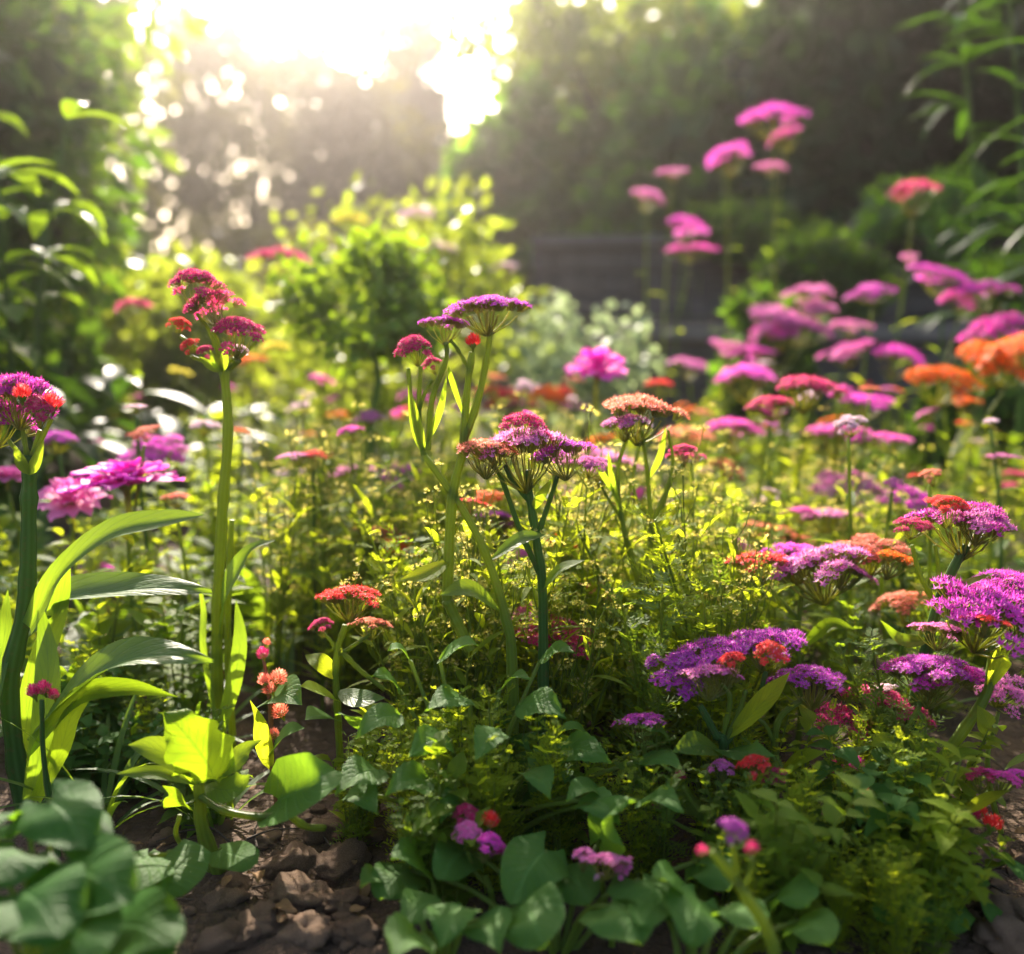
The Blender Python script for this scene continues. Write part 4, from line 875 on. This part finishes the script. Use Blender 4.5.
umbel_stalk('neat flat purple head on a straight green stalk', .95, [(775, 800), (775, 740), (782, 715), (805, 698)], [(812, 681, 74, 'purple', 'flat3', .1, 0)], .0042, .0026, 'stem', [([(775, 745), (765, 725), (752, 715)], .0025, .0018)], [([(776, 780), (800, 760, -.03), (826, 752, -.05)], .02, lance, 'leaf_yellow'), ([(775, 770), (756, 752, -.03), (742, 756, -.04)], .018, lance, 'leaf_yellow')])
umbel_stalk('purple-lilac flat head left of the bent pale green stalk', .95, [(912, 790), (905, 740), (920, 705)], [(932, 675, 88, 'plum', 'flat0', .1, 0), (930, 670, 70, 'purple', 'flat2', .1, -.01), (972, 678, 36, 'magenta', 'flat1', .2, .02)], .004, .0025, 'stem', [([(918, 705), (930, 695)], .0025, .002)], [([(910, 760), (890, 742, -.03), (870, 746, -.05)], .02, lance, 'leaf_yellow')])
umbel_stalk('hazy crimson broad head between the two purple ones', 1.0, [(850, 800), (852, 760), (862, 735)], [(838, 722, 66, 'crimson', 'flat3', .3, 0), (876, 702, 76, 'crimson', 'flat1', .15, .02), (908, 712, 60, 'crimson', 'flat0', .3, 0), (880, 690, 30, 'pale', 'flat2', .3, .03)], .004, .0025, 'stem', [([(855, 750), (875, 730), (880, 722)], .0025, .002), ([(858, 748), (892, 735), (906, 728)], .0024, .0018)], [([(850, 780), (830, 770, -.03), (806, 776, -.05)], .02, lance, 'leaf_yellow'), ([(852, 770), (872, 752, -.03), (880, 742, -.05)], .016, lance, 'leaf_glow')])
umbel_stalk('big bright magenta head on a bent pale green stalk', .95, [(915, 850), (921, 790), (958, 738), (988, 690), (992, 645)], [(985, 613, 116, 'magenta', 'flat2', .25, 0), (1008, 590, 80, 'magenta', 'flat1', .2, .05), (985, 622, 40, 'red', 'flat0', .3, -.03), (940, 632, 50, 'mauve', 'flat3', .4, .02)], .0072, .0042, 'stem',
    [([(915, 830), (922, 770), (925, 730)], .004, .002), ([(992, 655), (1010, 640), (1020, 628)], .0028, .002)], [([(924, 785), (950, 758, -.03), (985, 752, -.05)], .02, lance, 'leaf_glow'), ([(920, 800), (895, 780, -.03), (875, 782, -.04)], .022, lance, 'leaf_yellow'), ([(988, 690), (1005, 655, -.02), (1024, 640, -.04)], .018, lance, 'leaf_yellow')])
umbel_stalk('dark forked stalk with red and lilac speckled head', 1.0, [(915, 700), (926, 650), (940, 598), (955, 565), (966, 545)], [(962, 522, 96, 'plum', 'flat1', .1, 0), (980, 522, 60, 'mauve', 'flat3', .15, -.02), (950, 512, 40, 'red', 'dome0', .2, -.03), (912, 526, 36, 'crimson', 'flat0', .2, -.01), (942, 502, 30, 'red', 'flat2', .2, .03), (988, 516, 22, 'red', 'dome1', .2, .02)], .0062, .0042, 'stem_dark',
    [([(936, 605), (920, 575), (912, 545)], .003, .002, 'stem'), ([(940, 598), (938, 565), (935, 545)], .0025, .0018, 'stem'), ([(955, 565), (975, 548), (985, 536)], .0025, .002, 'stem')], [([(940, 598), (965, 585, -.02), (998, 572, -.05)], .014, lance, 'leaf_strap'), ([(930, 640), (900, 640, -.02), (880, 620, -.03)], .018, lance, 'leaf_glow'), ([(925, 660), (905, 670, -.02), (888, 655, -.03)], .016, lance, 'leaf_glow')])
umbel_stalk('lilac-pink broad head flanked by red and orange tufts', 1.12, [(800, 720), (798, 640), (802, 590)], [(818, 566, 100, 'mauve', 'flat0', .2, 0), (800, 560, 70, 'magenta', 'flat1', .15, .02), (757, 563, 56, 'red', 'flat3', .15, 0), (868, 552, 70, 'coral', 'flat2', .2, .03), (890, 560, 50, 'orange', 'flat0', .3, 0), (848, 572, 50, 'mauve', 'flat1', .4, 0)], .0038, .0024, 'stem', [([(799, 620), (770, 590), (760, 580)], .0024, .0018), ([(800, 610), (845, 590), (866, 572)], .0024, .0018)], [([(799, 660), (775, 640, -.02), (760, 620, -.03)], .018, lance, 'leaf_glow'), ([(799, 650), (830, 625, -.02), (856, 630, -.03)], .018, lance, 'leaf_glow')])
umbel_stalk('thin curved pair of stalks with rose-red fringe heads', 1.5, [(790, 560), (782, 500), (768, 470), (785, 430)], [(805, 388, 62, 'crimson', 'flat1', .1, 0), (772, 405, 44, 'crimson', 'flat0', .2, .02), (760, 413, 30, 'hotpink', 'flat2', .3, .03)], .003, .002, 'stem', [([(757, 520), (762, 470), (770, 425)], .0026, .0018), ([(785, 430), (795, 415), (803, 402)], .002, .0016)], [])
umbel_stalk('small purple head low beside the largest purple one', .92, [(650, 800), (646, 760), (642, 742)], [(642, 723, 52, 'purple', 'flat2', .25, 0)], .003, .002, 'stem', [], [([(648, 790), (630, 770, -.02), (618, 768, -.03)], .018, lance, 'leaf_mid')])
umbel_stalk('crimson and pink head reaching over the dark soil gap', .88, [(930, 870), (950, 830), (975, 800)], [(978, 776, 44, 'crimson', 'flat0', .3, 0), (1003, 779, 40, 'hotpink', 'flat1', .3, -.01), (1020, 776, 30, 'magenta', 'flat2', .2, 0), (992, 825, 22, 'red', 'bud0', .5, -.02), (972, 815, 18, 'crimson', 'bud0', .3, 0), (980, 812, 16, 'red', 'bud0', .3, .01), (956, 845, 16, 'crimson', 'bud0', .3, 0)], .0045, .0025, 'stem', [([(950, 835), (975, 838), (990, 832)], .0025, .002), ([(948, 838), (962, 830), (972, 822)], .002, .0016)], [([(940, 850), (970, 845, -.03), (990, 842, -.05)], .018, lance, 'leaf_strap'), ([(960, 815), (985, 800, -.01), (1010, 790, -.02)], .012, lance, 'leaf_yellow')])
umbel_stalk('stalk with one round fiery red bud and smaller dull buds', .88, [(862, 880), (868, 840), (866, 812)], [(866, 799, 28, 'red', 'bud0', .1, 0), (836, 770, 20, 'crimson', 'bud0', .2, .04), (856, 766, 22, 'plum', 'bud0', .2, .04), (828, 815, 14, 'crimson', 'bud0', .2, 0)], .004, .0026, 'stem', [([(866, 850), (846, 810), (838, 780)], .0022, .0016), ([(866, 840), (858, 800), (856, 776)], .0022, .0016)], [([(866, 850), (885, 828, -.01), (896, 822, -.02)], .012, lance, 'leaf_mid')])
umbel_stalk('short stem with round red tuft and lilac tuft side by side', .86, [(745, 860), (746, 815), (750, 790)], [(754, 770, 40, 'red', 'dome0', .2, 0), (722, 771, 32, 'mauve', 'dome1', .2, .01), (776, 778, 26, 'crimson', 'dome1', .3, .02), (680, 778, 16, 'crimson', 'bud0', .2, .02), (659, 806, 20, 'crimson', 'bud0', .2, .02)], .0032, .002, 'stem', [([(746, 815), (728, 795), (722, 786)], .002, .0016), ([(745, 840), (700, 810), (682, 786)], .002, .0014), ([(745, 845), (690, 830), (662, 814)], .002, .0014)], [])
umbel_stalk('blurred thick pale stem with small violet tuft close to the camera', .66, [(775, 960), (745, 895), (712, 852)], [(732, 832, 34, 'purple', 'dome0', .2, 0), (702, 852, 14, 'crimson', 'bud0', .2, 0), (752, 850, 18, 'crimson', 'bud0', .2, .01)], .0055, .0028, 'stem', [([(738, 885), (735, 860), (732, 845)], .0025, .0018), ([(742, 890), (752, 870), (752, 858)], .002, .0016)], [])

# ---------------------------------------------------------------- broad leaves low in the front
def low_leaves(label, Y, root_px, leaves, mat='leaf_blue', group='broad-leaved plants of the front bed', prof=heart, lobe=.34, name='broad_leaved_plant'):
    """leaves: (px0, py0, px1, py1, width px, dY)"""
    b = Vector(G(root_px, Y)); t = thing(name, b, label, 'plant', group); rnd = random.Random(root_px)
    for (x0, y0, x1, y1, w, dY) in leaves:
        a, c = P(x0, y0, Y + dY + .02), P(x1, y1, Y + dY - .032); q = a.lerp(c, .5) + Vector((0, 0, .007))
        blade(t, b, [a, q, c], w * mpp(Y), prof, (rnd.uniform(-.2, .2), -.6, .8), mat, k=25, lobe=lobe, nv=8, fold=-.14 if lobe else .12, wave=.06, teeth=8 if not lobe else 0, tooth=.14, rnd=rnd)
        stem_obj(t, b, [b, (b + a) / 2 + Vector((0, 0, .02)), a], .0028, .0018, 'stem', name='petiole')
low_leaves('plant with the big pale-spotted heart leaf at the bottom of the bed', .76, 560, [(545, 850, 512, 905, 74, 0), (600, 840, 628, 800, 60, .04), (640, 880, 668, 918, 80, -.02), (560, 870, 590, 905, 70, .02), (470, 850, 440, 880, 60, .04), (700, 860, 730, 890, 60, .02), (410, 870, 380, 900, 66, .04), (610, 905, 640, 945, 80, -.05), (520, 905, 545, 948, 80, -.05)])
low_leaves('plant of dark toothed leaves under the low lilac-pink head', .74, 440, [(440, 900, 400, 930, 60, 0), (430, 870, 390, 860, 60, .06), (460, 905, 440, 950, 60, -.03), (480, 920, 500, 955, 60, -.03), (420, 935, 390, 960, 60, -.05), (390, 880, 360, 888, 46, .06)], prof=ovate, lobe=0)
low_leaves('plant of dull leaves in front of the blurred violet tuft', .70, 700, [(690, 890, 660, 880, 60, .04), (700, 900, 690, 945, 70, 0), (730, 905, 760, 930, 60, 0), (660, 905, 640, 925, 60, .02), (780, 890, 810, 905, 60, .04), (800, 920, 830, 945, 60, 0)])
low_leaves('plant of small dim leaves beside the dark soil gap', .80, 960, [(950, 880, 985, 890, 50, .03), (930, 890, 915, 925, 54, 0), (990, 900, 990, 900 + 20, 36, .03), (1010, 860, 1024, 880, 50, .03), (905, 895, 880, 920, 54, 0), (960, 905, 955, 935, 40, 0)])
low_leaves('silvery green arching leaves round the foot of the central stalk', .92, 470, [(470, 700, 425, 712, 40, -.03), (520, 705, 566, 718, 44, -.03), (400, 715, 355, 738, 36, -.04), (440, 660, 478, 645, 34, .0), (400, 690, 372, 676, 28, .03), (560, 750, 612, 764, 40, -.04), (450, 740, 408, 758, 42, -.06), (380, 770, 335, 795, 48, -.06), (430, 780, 385, 795, 40, -.08), (500, 730, 475, 762, 36, -.08), (600, 790, 566, 800, 34, -.08), (640, 760, 684, 772, 36, -.04), (580, 800, 620, 826, 42, -.10), (640, 800, 684, 812, 38, -.1),
  (440, 720, 470, 705, 30, .02), (360, 730, 335, 715, 26, .03), (500, 690, 530, 678, 30, .02), (410, 660, 388, 650, 24, .03), (350, 790, 378, 815, 38, -.07), (470, 800, 440, 822, 40, -.08), (530, 770, 550, 800, 36, -.08), (590, 740, 560, 730, 30, 0), (670, 740, 640, 728, 28, 0), (540, 660, 575, 652, 26, .04)], prof=ovate, lobe=0, mat='leaf_blue')
low_leaves('bright arching leaves below the hazy crimson head', .92, 850, [(850, 830, 800, 835, 40, -.03), (860, 830, 915, 838, 36, -.03), (780, 820, 740, 812, 40, -.03), (880, 850, 930, 845, 36, -.05), (820, 850, 780, 868, 46, -.05), (900, 800, 940, 812, 36, -.02), (800, 790, 830, 800, 40, 0), (750, 830, 780, 850, 40, -.05), (700, 800, 660, 812, 44, -.02)], prof=lance, lobe=0, mat='leaf_mid')
# close blurred leaves at the near corner
low_leaves('large blurred heart leaves close to the camera at the near corner', .62, 20, [(50, 800, 86, 850, 96, .06), (20, 850, -15, 885, 120, .02), (70, 870, 128, 905, 104, 0), (20, 890, 62, 938, 120, -.02), (-10, 815, -44, 835, 90, .06), (110, 925, 176, 948, 100, .02), (60, 930, 96, 975, 110, -.04), (92, 815, 112, 846, 26, .1), (28, 818, 12, 838, 70, .1), (-5, 900, -30, 950, 110, -.03), (100, 880, 60, 872, 80, .08), (130, 915, 150, 935, 60, .05)], mat='leaf_deep')
for i, (px, Y, lb) in enumerate(((60, 1.25, 'broad pale strap clump behind the thick dark stalk'), (255, 1.6, 'clump with a broad glowing leaf behind the tall crimson stalk'))):
    b = Vector(G(px, Y)); t = thing('broad_leaved_plant', b, lb, 'plant'); rnd = random.Random(i)
    for k in range(12): obj('leaf', MB().leaf((0, 0, 0), k * 2.4, rnd.uniform(.5, 1.25), rnd.uniform(.2, .34), rnd.uniform(.03, .055), lance, rnd.uniform(.8, 1.7), 12, nv=4, rnd=rnd, wave=.04), M['leaf_glow' if (i == 1 and k % 3 == 0) else 'leaf_strap'], t)

# ---------------------------------------------------------------- haze: one closed box of even pale air round everything
m, n, l = nmat('haze_air'); pv = n.new('ShaderNodeVolumePrincipled'); o = n.new('ShaderNodeOutputMaterial')
pv.inputs['Color'].default_value = (1.0, .92, .88, 1); pv.inputs['Density'].default_value = .0041; pv.inputs['Anisotropy'].default_value = .90
l.new(pv.outputs[0], o.inputs['Volume']); M['haze'] = m
hz = MB(); x0, x1, y0, y1, z0, z1 = -230, 230, -62, 330, -1.05, 6.6
for z in (z0, z1):
    for x, y in ((x0, y0), (x1, y0), (x1, y1), (x0, y1)): hz.v.append((x, y, z)); hz.uv.append((0, 0))
hz.f += [(3, 2, 1, 0), (4, 5, 6, 7), (0, 1, 5, 4), (1, 2, 6, 5), (2, 3, 7, 6), (3, 0, 4, 7)]
tag(obj('haze', hz.mesh('haze', False), m), 'pale sunlit air between camera and trees', None, kind='stuff')
